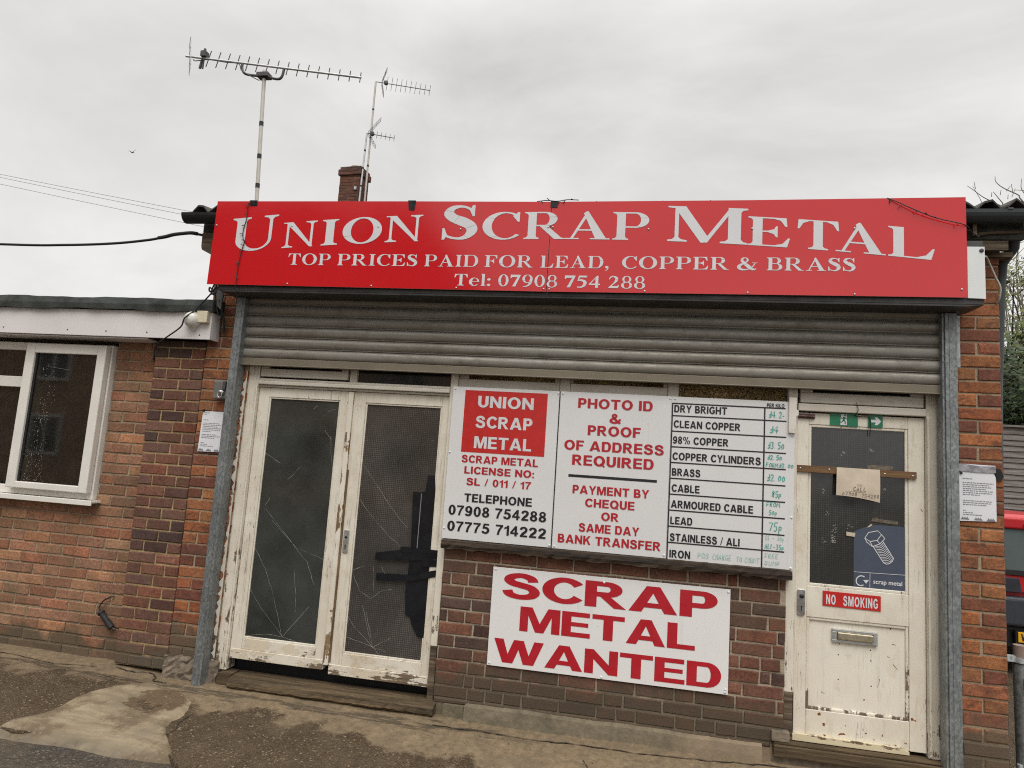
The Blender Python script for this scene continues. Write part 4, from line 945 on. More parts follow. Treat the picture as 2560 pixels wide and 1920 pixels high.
def cracks(mb, lines, y, w_=0.0013):
    rd = random.Random(len(lines))
    for ln in lines:
        p = []
        for a, b in zip(ln[:-1], ln[1:]):
            for k in range(4):
                u = k / 4; p.append((a[0] + (b[0] - a[0]) * u + rd.uniform(-.003, .003), a[1] + (b[1] - a[1]) * u + rd.uniform(-.003, .003)))
        p.append(ln[-1]); mb.ribbon(p, [w_ * rd.uniform(.35, 1.25) for _ in p], y, 1)
def leaf(x0, x1, z0, z1, gx0, gx1, gz0, gz1, yf):
    mb = MB(); mb.box(x0, gx0, yf, yf + .042, z0, z1); mb.box(gx1, x1, yf, yf + .042, z0, z1); mb.box(gx0, gx1, yf + .001, yf + .042, gz1, z1)
    L = mkobj('door_leaf', mb, M['paint'], sh, bev=.003)
    mb = MB(); mb.box(gx0 + .0005, gx1 - .0005, yf + .001, yf + .042, z0 + .062, gz0); mb.box(x0 + .002, x1 - .002, yf - .004, yf + .040, z0 - .001, z0 + .0615); mkobj('bottom_rail', mb, M['paint_bot'], L, bev=.003)
    mb = MB(); b_ = .011
    for q in ((gx0, gx0 + b_, gz0, gz1), (gx1 - b_, gx1, gz0, gz1), (gx0 + b_, gx1 - b_, gz0, gz0 + b_), (gx0 + b_, gx1 - b_, gz1 - b_, gz1)): mb.box(q[0], q[1], yf + .006, yf + .016, q[2], q[3])
    mkobj('glazing_bead', mb, M['paint'], L, bev=.003)
    return L
LA = leaf(-2.569, -1.905, .168, 1.972, -2.490, -1.965, .302, 1.908, .040)
LB = leaf(-1.868, -1.200, .146, 1.972, -1.782, -1.250, .284, 1.902, .043)
mb = MB(); mb.box(-2.488, -1.967, .056, .062, .304, 1.906)
cl = [[(-2.378, 1.077), (-2.189, .914), (-2.096, .828), (-2.026, .679)], [(-2.189, .914), (-1.975, .851)], [(-2.488, .899), (-2.39, .756), (-2.31, .591), (-2.223, .349)], [(-2.483, .619), (-2.382, .494), (-2.213, .335)], [(-2.482, .312), (-2.346, .339), (-2.213, .335), (-2.103, .311)], [(-2.213, .335), (-2.048, .544)], [(-2.438, 1.152), (-2.332, 1.052), (-2.189, .914)], [(-2.014, 1.663), (-1.998, 1.516), (-1.97, 1.422)], [(-2.292, 1.356), (-2.216, 1.439)], [(-2.48, 1.52), (-2.36, 1.46)], [(-2.06, 1.70), (-2.01, 1.64)], [(-2.18, .76), (-2.15, .60), (-2.14, .50)], [(-2.44, 1.17), (-2.41, 1.22)], [(-2.16, 1.84), (-2.13, 1.865)], [(-2.05, 1.83), (-2.0, 1.845)]]
cracks(mb, cl, .0545); mkobj('pane', mb, [M['glass_a'], M['crack']], LA)
mb = MB(); mb.box(-1.780, -1.252, .059, .065, .286, 1.900)
cl = [[(-1.764, 1.489), (-1.616, 1.313), (-1.517, 1.193), (-1.422, 1.105)], [(-1.769, 1.26), (-1.665, 1.152), (-1.56, 1.056), (-1.424, .957)], [(-1.775, .806), (-1.714, .68), (-1.63, .637), (-1.56, .69), (-1.487, .71)], [(-1.698, .835), (-1.775, .806)], [(-1.778, .52), (-1.714, .441), (-1.585, .34), (-1.542, .299)], [(-1.778, .383), (-1.585, .34), (-1.497, .318)], [(-1.585, .34), (-1.474, .406)], [(-1.681, .589), (-1.604, .367)], [(-1.63, .84), (-1.611, .686)], [(-1.58, .845), (-1.545, .80)], [(-1.585, .34), (-1.65, .55)]]
cracks(mb, cl, .0575); mkobj('pane', mb, [M['glass_b'], M['crack']], LB)
mb = MB(); mb.box(-1.9045, -1.869, .028, .07, .20, 1.970); mkobj('meeting_strip', mb, paint_mat('flaked meeting strip', wear=.525, wood=(.20, .125, .065), crack=.9), LB, bev=.005)
mb = MB(); mb.box(-1.8685, -1.8555, .036, .044, .22, 1.45); mkobj('rotten_edge', mb, M['rot'], LB, bev=.002)
mb = MB(); mb.prism([(-1.846 + dx, z) for dx, z in ((0, .918), (.005, .912), (.031, .912), (.036, .918), (.036, 1.052), (.031, 1.058), (.005, 1.058), (0, 1.052))], .034, .043)
lk = mkobj('lock_plate', mb, M['alu'], LB, bev=.0015)
mb = MB(); mb.lathe([(.009, .0), (.009, .002), (.006, .003), (.0, .003)], -1.828, .034, 1.012, 'y', 12); mb.box(-1.8305, -1.8255, .0325, .034, .935, .96); mb.lathe([(.005, 0), (.005, .002), (0, .002)], -1.828, .034, .961, 'y', 10); mkobj('keyhole', mb, M['black'], lk)
mb = MB(); mb.box(-1.405, -1.255, .080, .09, .28, 1.16); mkobj('backing_board', mb, M['greenboard'], sh)
# timber step below the double doors
mb = MB(); k = 50; V = []; rd = random.Random(8)
for i in range(k + 1):
    u = i / k; x = -2.50 + 1.375 * u; e = lambda s_: rd.uniform(-s_, s_)
    V += [(x, -.060 + e(.004), .016), (x, -.074 + e(.004), .030 + e(.003)), (x, -.066 + e(.005), .058 + e(.004)), (x, -.025 + e(.004), .074 + e(.003)), (x, .10, .080), (x, .10, .012)]
for i in range(k):
    a, b = i * 6, i * 6 + 6
    for q in range(6): mb.face([V[a + q], V[b + q], V[b + (q + 1) % 6], V[a + (q + 1) % 6]], 0)
mb.face(V[:6][::-1], 0); mb.face(V[-6:], 0); mb.box(-2.60, -2.505, -.03, .09, .018, .085)
mkobj('door_step', mb, M['step'], sh)
mb = MB(); mb.box(-2.645, -1.155, .16, .19, -.02, .166); mkobj('gap_shade_sheet', mb, M['black_m'], sh)  # black sheet added to paint in the shade of the gap under the doors
# single door on the right
mb = MB(); mb.box(1.640, 1.706, .018, .12, .13, 2.62); mb.box(1.6405, 1.655, .006, .0185, .14, 1.985); 
sf = mkobj('door_frame', mb, paint_mat('grey white door lining', (.62, .575, .49), wear=.60, zwear=(.1, .8, .05), dirt=.45, crack=.8), sh, bev=.004)
mb = MB(); mb.box(.893, .946, .022, .12, .385, 2.62); mkobj('jamb', mb, M['paint_worn'], sf, bev=.004)
mb = MB(); mb.box(.894, .942, .024, .12, .13, .384); mkobj('repair_post', mb, M['timber'], sf, bev=.003)
mb = MB(); mb.box(.947, 1.6395, .012, .10, 1.988, 2.032); mb.box(.96, 1.63, .020, .08, 2.038, 2.100); mb.box(.96, 1.03, .020, .08, 2.1005, 2.6); mb.box(1.56, 1.63, .020, .08, 2.1005, 2.6); mkobj('fanlight_sash', mb, M['paint_frame_h'], sf, bev=.005)
mb = MB(); mb.box(1.03, 1.56, .045, .05, 2.1005, 2.6); mkobj('fanlight', mb, M['glass_d'], sf)
yf = .040
mb = MB(); mb.box(.949, 1.014, yf, yf + .042, .148, 1.980); mb.box(1.553, 1.638, yf, yf + .042, .148, 1.980); mb.box(1.0145, 1.5525, yf + .001, yf + .042, 1.912, 1.980); mb.box(1.0145, 1.5525, yf + .001, yf + .042, .806, .980); mb.box(1.0145, 1.5525, yf + .001, yf + .042, .149, .302)
SD = mkobj('door_leaf', mb, M['paint_door'], sh, bev=.003)
mb = MB(); mb.box(1.0145, 1.5525, yf + .016, yf + .035, .302, .806)
for x, z in ((1.19, .612), (1.36, .598), (1.19, .478), (1.362, .462), (1.195, .672), (1.358, .655)): mb.face([(p[0], yf + .0152, p[1]) for p in ell(x, z, .0035, .0035, 0, 315, 7)], 1)
for p in ([(1.475, .592), (1.498, .566)], [(1.405, .505), (1.402, .480), (1.394, .458)], [(1.445, .63), (1.458, .628)], [(1.10, .40), (1.118, .392)], [(1.47, .70), (1.49, .698)]): mb.ribbon(p, [.003] + [.0015] * (len(p) - 1), yf + .0153, 1)
PM = lambda *a, **k: [paint_mat(*a, **k), M['black_m']]
mkobj('door_panel', mb, PM('cream panel paint', (.78, .735, .635), wear=.74, zwear=(.25, .45, .03), dirt=.22, spots=True, crack=.3), SD)
mb = MB(); b_ = .016
for gx0, gx1, gz0, gz1 in ((1.0145, 1.5525, .980, 1.912), (1.0145, 1.5525, .302, .806)):
    for q in ((gx0, gx0 + b_, gz0, gz1), (gx1 - b_, gx1, gz0, gz1), (gx0 + b_, gx1 - b_, gz0, gz0 + b_), (gx0 + b_, gx1 - b_, gz1 - b_, gz1)): mb.box(q[0], q[1], yf + .005, yf + .020, q[2], q[3])
mkobj('glazing_bead', mb, M['paint_worn'], SD, bev=.004)
mb = MB(); mb.box(1.030, 1.5375, .0545, .060, .996, 1.897)
rd = random.Random(4)
for (x, z, n) in ((1.155, 1.28, 26), (1.10, 1.24, 5), (1.24, 1.33, 4), (1.42, 1.55, 5), (1.09, 1.53, 4), (1.20, 1.76, 6), (1.36, 1.78, 5), (1.12, 1.40, 4)):
    for k in range(n):
        a = x + rd.uniform(-.010, .012); b = z + rd.uniform(-.055, .055) * (1 if n > 20 else .25); l = rd.uniform(.004, .014); q = rd.uniform(-1.1, 1.1)
        mb.ribbon([(a, b), (a + l * math.cos(q), b + l * math.sin(q))], .0018, .0538, 1)
mkobj('pane', mb, [M['glass_c'], M['crack']], SD)
mb = MB(); mb.prism([(.942, .132), (1.545, .132), (1.545, .150), (1.50, .168), (.96, .172), (.942, .165)], .020, .0395); mkobj('weather_bar', mb, paint_mat('stripped weather bar', (.66, .58, .40), wear=.545, vertical=False, wood=(.16, .11, .07)), SD, bev=.003)
mb = MB(); mb.prism([(.961, .818), (.966, .812), (.998, .812), (1.003, .818), (1.003, .950), (.998, .956), (.966, .956), (.961, .950)], .030, .0395); lk = mkobj('lock_plate', mb, M['chrome'], SD, bev=.0015)
mb = MB(); mb.lathe([(.012, 0), (.012, .006), (.009, .009), (0, .009)], .984, .030, .918, 'y', 14); mb.box(.982, .986, .0288, .0299, .838, .858); mb.lathe([(.005, 0), (.005, .0012), (0, .0012)], .984, .0299, .861, 'y', 10); mkobj('keyhole', mb, M['black'], lk)
mb = MB()
for q in ((1.152, 1.391, .740, .754), (1.152, 1.391, .682, .697), (1.152, 1.178, .697, .740), (1.370, 1.391, .697, .740)): mb.box(q[0], q[1], .040, .0555, q[2], q[3])
lb = mkobj('letterbox', mb, M['alu'], SD, bev=.002)
mb = MB(); mb.prism([(1.179, .699), (1.369, .699), (1.369, .739), (1.179, .739)], .030, .050); mkobj('flap', mb, M['brass'], lb, bev=.006, seg=3)
mb = MB(); mb.box(.955, 1.045, .030, .0395, 1.945, 1.972); mb.tube([(.95, .026, 1.958), (1.04, .026, 1.956)], .007, 8); mkobj('door_bolt', mb, flat('rusty bolt', (.12, .07, .06), .7, .4, amt=.5, scale=40), SD)
mb = MB(); mb.prism([(.889, 1.85), (.927, 1.847), (.931, 1.95), (.944, 1.955), (.944, 1.985), (.932, 1.99), (.933, 2.06), (.890, 2.061)], -.014, .005); mkobj('keep_block', mb, paint_mat('flaked white block', (.72, .68, .62), wear=.60), sf, bev=.003)
mb = MB(); mb.box(.835, 1.712, -.030, .12, .050, .112); mb.box(.838, 1.712, -.018, .12, .1125, .128); mkobj('door_sill', mb, M['step'], sh, bev=.005)
mb = MB(); mb.box(.825, .920, -.022, .03, .1285, .182); mb.box(.83, 1.71, .0, .12, -.06, .0495); mkobj('sill_block', mb, M['rubble'], sh, bev=.004)

# ------------------------------------------------------------------ roller shutter
rs = thing('roller_shutter', (-.5, -.05, 0), 'half-raised steel roller shutter with galvanised guide rails and dark housing', 'shutter')
mb = MB(); prof = []
z = 2.166; pit = .0765
while z < 2.66:
    for u, d in ((0, .000), (.03, -.006), (.10, -.0115), (.26, -.0155), (.46, -.017), (.66, -.0150), (.79, -.0095), (.85, -.0015), (.872, .008), (.905, .009), (.922, -.002), (.950, -.0045), (.978, -.002)): prof.append((-.026 + d, z + u * pit))
    z += pit
N_ = len(prof)
mb.mesh([(x, p[0], p[1]) for x in (-2.70, 1.73) for p in prof], [(k, N_ + k, N_ + k + 1, k + 1) for k in range(N_ - 1)], 0, smooth=True)
mkobj('curtain', mb, M['shutter'], rs)
mb = MB(); mb.box(-2.70, 1.73, -.042, -.012, 2.112, 2.164); mb.box(-2.70, 1.73, -.050, -.0425, 2.112, 2.119); mkobj('bottom_bar', mb, M['shutter_bar'], rs, bev=.002)
for x0, x1, zb in ((-2.744, -2.676, .0), (1.700, 1.762, -.05)):
    mb = MB(); mb.box(x0 + .012 if x0 < 0 else x0, x1 if x0 < 0 else x1, -.088, -.004, zb, 2.575); mb.box(x0, x0 + .0115, -.080, -.004, zb, 2.575) if x0 < 0 else mb.box(x0 - .012, x0 - .0005, -.078, -.004, zb, 2.575)
    mb.box(x0 + .02, x0 + .05, -.0905, -.0882, zb + .002, 2.573)
    mkobj('guide_rail', mb, M['galv'], rs, bev=.003)
mb = MB(); mb.box(1.770, 1.802, -.030, -.004, 2.273, 2.575); mb.box(1.764, 1.7695, -.060, -.004, 2.273, 2.575); mkobj('angle_bracket', mb, M['galv2'], rs, bev=.0015)
mb = MB(); mb.prism([(-2.80, 2.590), (-2.74, 2.578), (1.76, 2.578), (1.838, 2.588), (1.838, 2.95), (-2.80, 2.95)], -.225, -.02); mb.box(-2.79, 1.83, -.2275, -.2252, 2.590, 2.612)
ho = mkobj('housing', mb, M['steel_dark'], rs, bev=.004)
mb = MB(); mb.prism([(1.752, 2.622), (1.842, 2.619), (1.840, 2.62), (1.838, 2.912), (1.752, 2.912)], -.240, -.226); mkobj('end_cover', mb, M['white_metal'], ho, bev=.002)
mb = MB(); mb.lathe([(.011, 0), (.011, .004), (.006, .006), (0, .006)], 1.822, -.240, 2.890, 'y', 12); mkobj('bolt', mb, M['steel_dark'], ho)
mb = MB(); mb.prism([(-2.895, 2.53), (-2.843, 2.48), (-2.835, 2.585), (-2.850, 2.615), (-2.875, 2.632), (-2.90, 2.63)], -.11, -.098); mkobj('end_plate', mb, flat('grey end plate', (.13, .13, .12), .6, .2, amt=.3), ho)

# ------------------------------------------------------------------ the red shop sign
YS = -.250
sg = thing('shop_sign', (-.56, YS, 2.62), 'long red shop sign with white serif lettering above the shutter', 'sign')
for q in ([(-2.868, 2.621), (-.5685, 2.612), (-.5675, 3.182), (-1.5, 3.192), (-2.864, 3.202)], [(-.5645, 2.612), (1.748, 2.622), (1.744, 3.193), (.6, 3.184), (-.5635, 3.182)]):
    mb = MB(); mb.prism(q, YS, YS + .006, 0, 1); mkobj('panel', mb, [M['sign_red'], M['ink_white']], sg)
mb = MB()
def base(x): return 2.943 - (.0204 if x < -.5 else .0263) * (x + .5) ** 2
small = lambda x, v: base(x) + v * .174
for ch, a, b, f in (('U', -2.726, -2.394, lambda x, v: base(x) + .002 + v * (.232 if x < -2.56 else .234)), ('N', -2.351, -2.112, small), ('I', -2.074, -1.961, small), ('O', -1.929, -1.659, small), ('N', -1.634, -1.388, small),
                    ('S', -1.254, -1.026, lambda x, v: base(x) + .004 + v * .222), ('C', -.994, -.755, small), ('R', -.729, -.47, small), ('A', -.471, -.201, small), ('P', -.185, .03, small),
                    ('M', .139, .595, lambda x, v: base(x) + .001 + v * .218), ('E', .597, .828, small), ('T', .868, 1.091, small), ('A', 1.073, 1.335, small), ('L', 1.348, 1.585, small)):
    serif_mb(mb, ch, a, b, f, YS - .0015)
for wrd, a, b in (('TOP', -2.293, -1.994), ('PRICES', -1.944, -1.402), ('PAID', -1.354, -1.005), ('FOR', -.962, -.659), ('LEAD,', -.612, -.198), ('COPPER', -.119, .494), ('&', .540, .654), ('BRASS', .704, 1.178)):
    serif_word(mb, wrd, a, b, 2.761, 2.837, YS - .0015)
for wrd, a, b in (('Tel:', -1.149, -.917), ('07908', -.868, -.502), ('754', -.457, -.244), ('288', -.193, .022)):
    serif_word(mb, wrd, a, b, 2.640, 2.714, YS - .0015, gap=.12)
mkobj('lettering', mb, M['ink_white'], sg)
for x, z in ((-2.848, 3.031), (-2.291, 3.027), (-1.686, 3.022), (-1.135, 3.005), (-.578, 3.018), (-.550, 3.018), (.028, 3.006), (.619, 3.010), (1.173, 3.012), (-2.281, 2.632), (-1.696, 2.628), (-1.133, 2.625), (-.583, 2.627), (-.549, 2.626), (.021, 2.624), (.603, 2.627), (1.175, 2.628), (1.717, 2.666)):
    mb = MB(); mb.lathe([(.0062, 0), (.0055, .003), (.003, .0045), (0, .005)], x, YS - .0008, z, 'y', 8); mkobj('screw', mb, M['alu'], sg)
def tape(name, pts, y, label, group=None, mat='tape', th=.0015):
    mb = MB(); mb.prism(pts, y - th, y); return tag(mkobj(name, mb, M[mat]), label, 'tape', group)
tape('tape_strip', [(-2.614, 3.166), (-2.565, 3.168), (-2.566, 3.205), (-2.614, 3.206)], YS - .002, 'square of black tape on top edge of red sign, below the white aerial pole', 'tape strips along the sign top')
tape('tape_strip', [(-1.489, 3.134), (-1.452, 3.129), (-1.445, 3.196), (-1.498, 3.197)], YS - .002, 'black tape flap on top edge of red sign, above the second N', 'tape strips along the sign top')
tape('tape_strip', [(-.572, 3.145), (-.528, 3.143), (-.528, 3.187), (-.572, 3.187)], YS - .002, 'black tape over the seam at the top of the red sign', 'tape strips along the sign top')
def lights(pts, label, y, seed):
    mb = MB(); rd = random.Random(seed); P = smooth([(x, y + dy, z) for x, dy, z in pts], 6); mb.tube(P, .0028, 6); k = 3
    o = mkobj('fairy_lights', mb, M['cable'])
    while k < len(P) - 1:
        p = P[k]; a = rd.uniform(2.0, 5.6) if rd.random() < .8 else rd.uniform(0, 6.3); l = rd.uniform(.022, .034)
        b = MB(); b.tube([p, (p[0] + l * math.cos(a) * .8, p[1] - .004, p[2] + l * math.sin(a) * .8)], .0026, 5); mkobj('bulb', b, M['cable'], o); k += rd.choice((3, 4, 5))
    return tag(o, label, 'fairy lights', 'fairy lights on the red sign')
lights([(-2.616, .004, 3.205), (-2.629, 0, 3.161), (-2.626, 0, 3.076), (-2.641, 0, 2.991), (-2.634, 0, 2.935), (-2.619, -.004, 2.915), (-2.635, 0, 2.847), (-2.648, 0, 2.743), (-2.648, 0, 2.62), (-2.655, .03, 2.56), (-2.66, .05, 2.50)], 'thin dark fairy light string hanging down over the letter U', YS - .008, 2)
lights([(1.343, .012, 3.192), (1.386, 0, 3.167), (1.498, -.006, 3.106), (1.595, -.004, 3.066), (1.732, 0, 3.03), (1.80, .08, 3.02), (1.87, .14, 3.01)], 'dark fairy light string slanting across top right corner of red sign', YS - .010, 5)
lights([(-.66, .008, 3.186), (-.60, .002, 3.190), (-.53, 0, 3.184), (-.47, .0, 3.193), (-.40, .004, 3.192)], 'short end of fairy lights along the sign top above its seam', YS - .004, 8)

# ------------------------------------------------------------------ white sign boards
YB = .004
def board(name, x0, x1, z0, z1, y, label, mat, screws, th=.004):
    o = thing(name, ((x0 + x1) / 2, y, z0), label, 'sign', 'white sign boards on the shop front')
    mb = MB(); mb.box(x0, x1, y, y + th, z0, z1); mkobj('board', mb, M[mat], o, bev=.0008, seg=1)
    for x, z in screws:
        mb = MB(); mb.lathe([(.0072, 0), (.006, .003), (.003, .0045), (0, .005)], x, y - .0003, z, 'y', 9); mkobj('screw', mb, M['white_metal'], o)
    return o
# licence board
B1 = board('licence_board', -1.173, -.4705, 1.066, 2.036, YB, 'white board with red name square, licence number and two phone numbers', 'board', [(-1.158, 2.022), (-.485, 2.022), (-1.163, 1.61), (-1.162, 1.13), (-.485, 1.08)])
mb = MB(); mb.box(-1.089, -.551, YB - .0012, YB - .0002, 1.617, 2.016); mkobj('name_square', mb, M['red_label'], B1)
yt = YB - .0022
mb = MB()
for s_, a, b, c, d in (('UNION', -1.0, -.637, 1.908, 1.982), ('SCRAP', -1.006, -.638, 1.776, 1.852), ('METAL', -1.007, -.636, 1.645, 1.721)): sans_mb(mb, s_, a, b, c, d, yt)
mkobj('lettering', mb, M['ink_white'], B1)
mb = MB()
for s_, a, b, c, d in (('SCRAP METAL', -1.080, -.586, 1.551, 1.598), ('LICENSE NO:', -1.057, -.607, 1.481, 1.527), ('SL / 011 / 17', -1.038, -.623, 1.409, 1.455)): sans_mb(mb, s_, a, b, c, d, yt)
mkobj('lettering', mb, M['ink_red'], B1)
mb = MB()
for s_, a, b, c, d in (('TELEPHONE', -1.044, -.609, 1.304, 1.356), ('07908 754288', -1.141, -.514, 1.216, 1.278), ('07775 714222', -1.141, -.510, 1.116, 1.178)): sans_mb(mb, s_, a, b, c, d, yt)
mb.box(-.4768, -.4708, YB - .0015, YB - .0002, 1.066, 2.036)
mkobj('lettering', mb, M['ink_black'], B1)
# identity board
B2 = board('notice_board', -.4695, .2145, 1.064, 2.036, YB, 'white board in red capitals asking for photo ID and proof of address', 'board', [(-.455, 2.022), (.205, 2.022), (.203, 1.082), (-.455, 1.078)])
mb = MB()
for s_, a, b, c, d in (('PHOTO ID', -.356, .102, 1.9375, 1.9985), ('&', -.157, -.085, 1.8505, 1.9115), ('PROOF', -.287, .036, 1.7705, 1.8315), ('OF ADDRESS', -.428, .179, 1.6725, 1.7335), ('REQUIRED', -.374, .122, 1.5815, 1.6445), ('PAYMENT BY', -.361, .102, 1.4075, 1.4585), ('CHEQUE', -.280, .019, 1.3305, 1.3815), ('OR', -.178, -.073, 1.2550, 1.3050), ('SAME DAY', -.311, .053, 1.1795, 1.2305), ('BANK TRANSFER', -.435, .182, 1.1040, 1.1560)):
    sans_mb(mb, s_, a, b, c, d, yt)
mkobj('lettering', mb, M['ink_red'], B2)
mb = MB(); mb.box(-.392, .145, YB - .0015, YB - .0002, 1.506, 1.522); mkobj('rule', mb, M['ink_black'], B2)
# price board
B3 = board('price_board', .2155, .928, 1.060, 2.036, YB, 'white price board of scrap metals with prices written in green marker', 'board', [(.235, 2.022), (.915, 1.835), (.916, 1.36), (.915, 1.072)])
mb = MB(); hb = YB - .0015; lw = .0075
mb.box(.217, .2245, hb, YB - .0002, 1.062, 1.997); mb.box(.7525, .7605, hb, YB - .0002, 1.062, 1.990); mb.box(.2246, .874, hb, YB - .0002, 1.990, 1.998)
for k in range(9):
    z = 1.9185 - k * .0948; mb.box(.2246, .7524, hb, YB - .0002, z - lw / 2, z + lw / 2); mb.box(.7606, .880, hb, YB - .0002, z - lw / 2, z + lw / 2)
for s_, a, b, k in (('DRY BRIGHT', .231, .541, 0), ('CLEAN COPPER', .231, .620, 1), ('98% COPPER', .230, .554, 2), ('COPPER CYLINDERS', .231, .740, 3), ('BRASS', .231, .397, 4), ('CABLE', .233, .396, 5), ('ARMOURED CABLE', .232, .703, 6), ('LEAD', .232, .360, 7), ('STAINLESS / ALI', .233, .632, 8), ('IRON', .234, .354, 9)):
    z = (1.939, 1.845, 1.748, 1.650, 1.555, 1.459, 1.364, 1.267, 1.169, 1.072)[k]; sans_mb(mb, s_, a, b, z + .001, z + .0455, yt)
sans_mb(mb, 'PER KILO', .768, .867, 1.9995, 2.021, yt)
mkobj('lettering', mb, M['ink_black'], B3)
mb = MB(); hw = YB - .0024
for s_, a, b, z, h in (('£4.2-', .778, .875, 1.935, .038), ('£4', .785, .835, 1.845, .042), ('£3.50', .775, .872, 1.752, .040), ('£2.00', .775, .880, 1.562, .040), ('85p', .805, .862, 1.470, .036), ('75p', .790, .872, 1.275, .050), ('£2.50', .775, .860, 1.688, .026)): hand_mb(mb, s_, a, b, z, z + h, hw, .0048)
for s_, a, b, z, h in (('FORM', .768, .838, 1.644, .024), ('£2.00', .840, .925, 1.644, .026), ('FROM', .775, .852, 1.414, .024), ('50p', .790, .840, 1.368, .026), ('ALI-35p', .772, .880, 1.172, .028)): hand_mb(mb, s_, a, b, z, z + h, hw, .0038)
mkobj('handwriting', mb, M['ink_green'], B3)
mb = MB()
for s_, a, b, z, h in (('SS - 30p', .772, .880, 1.222, .026), ('POS', .395, .465, 1.085, .030), ('CHARGE', .480, .590, 1.084, .032), ('TO', .615, .650, 1.085, .026), ('COUNT', .662, .745, 1.082, .030), ('FREE', .772, .850, 1.118, .026), ('DUMP', .772, .860, 1.078, .024)): hand_mb(mb, s_, a, b, z, z + h, hw, .0030)
mkobj('handwriting', mb, M['ink_faint'], B3)
# the wanted sign
YW = -.012
B4 = board('wanted_sign', -.822, .586, .339, .923, YW, 'white sign with big red capitals fixed to the brick panel under the sill', 'board2', [(-.806, .910), (-.140, .893), (.574, .908), (-.808, .354), (-.130, .350), (.570, .352), (.571, .366)], .006)
mb = MB()
for s_, a, b, c, d in (('SCRAP', -.757, .516, .747, .897), ('METAL', -.636, .396, .560, .704), ('WANTED', -.786, .547, .366, .503)): sans_mb(mb, s_, a, b, c, d, YW - .0015, .045)
mkobj('lettering', mb, M['ink_red'], B4)

# ------------------------------------------------------------------ things fixed to the doors
# black tape over the broken pane
o = thing('tape_patch', (-1.30, .04, .44), 'black tape and sheet patching the broken pane of the right double door', 'tape')
mb = MB(); mb.prism([(-1.335, .50), (-1.29, .435), (-1.2495, .435), (-1.2495, 1.35), (-1.262, 1.452), (-1.309, 1.449), (-1.318, 1.345), (-1.354, 1.337), (-1.402, 1.337), (-1.385, 1.0), (-1.39, .80), (-1.398, .70), (-1.385, .563), (-1.352, .553)], .0485, .0525); mkobj('sheet', mb, M['tape'], o)
for k, q in enumerate(([(-1.617, .888), (-1.40, .900), (-1.198, .925), (-1.198, .972), (-1.43, .966), (-1.617, .932)], [(-1.597, .757), (-1.38, .772), (-1.194, .818), (-1.196, .860), (-1.38, .812), (-1.60, .804)], [(-1.30, .872), (-1.194, .880), (-1.198, .922), (-1.30, .915)], [(-1.45, .948), (-1.20, .962), (-1.2, .982), (-1.45, .985)])):
    mb = MB(); mb.prism(q, .0385 - k * .0006, .0395 - k * .0006); mkobj('tape_strip', mb, M['tape'], o)
mb = MB(); mb.box(-1.345, -1.340, .0470, .0482, .95, 1.33); mkobj('scratch', mb, M['ink_grey'], o)
# batten with the note
mb = MB(); mb.box(.946, 1.592, .026, .0395, 1.628, 1.668); o = mkobj('wooden_batten', mb, M['batten'], bev=.002); tag(o, 'brown wooden batten screwed across the glass of the single door', 'batten')
for x, z in ((.966, 1.650), (1.125, 1.652), (1.424, 1.646), (1.572, 1.645)):
    mb = MB(); mb.lathe([(.006, 0), (.005, .002), (0, .003)], x, .0258, z, 'y', 8); mkobj('screw', mb, M['alu'], o)
NY = .020
def note_pt(u, v):
    x = 1.164 + .231 * u - .004 * v; zt = 1.668; zb = 1.507 - .026 * u * u; return (x, NY - .012 * math.sin(v * 2.2) * (.4 + .6 * u) - .004 * math.sin(u * 7), zt + (zb - zt) * v)
mb = MB(); V = [note_pt(i / 12, j / 10) for j in range(11) for i in range(13)]
mb.mesh(V, [(j * 13 + i, (j + 1) * 13 + i, (j + 1) * 13 + i + 1, j * 13 + i + 1) for j in range(10) for i in range(12)], 0, smooth=True)
o = tag(mkobj('paper_note', mb, M['paper_old']), 'curled yellowed paper note with handwriting pinned on the wooden batten', 'note')
mb = MB(); tmp = MB()
hand_mb(tmp, 'CALL', 1.25, 1.325, 1.538, 1.560, 0, .0036); hand_mb(tmp, '07908', 1.19, 1.275, 1.510, 1.530, 0, .0032); hand_mb(tmp, '754288', 1.295, 1.390, 1.503, 1.524, 0, .0032); tmp.ribbon([(1.222, 1.536), (1.318, 1.531)], .0018, 0)
hand_mb(tmp, 'OR', 1.27, 1.305, 1.566, 1.578, 0, .0012)
def on_note(p): u = max(0, min(1, (p[0] - 1.164) / .231)); v = max(0, min(1, (1.668 - p[2]) / (.161 + .026 * u * u))); return (p[0], note_pt(u, v)[1] - .0012, p[2])
for f in tmp.f: mb.face([on_note(tmp.v[i]) for i in f], 0)
mkobj('handwriting', mb, M['ink_pale'], o)
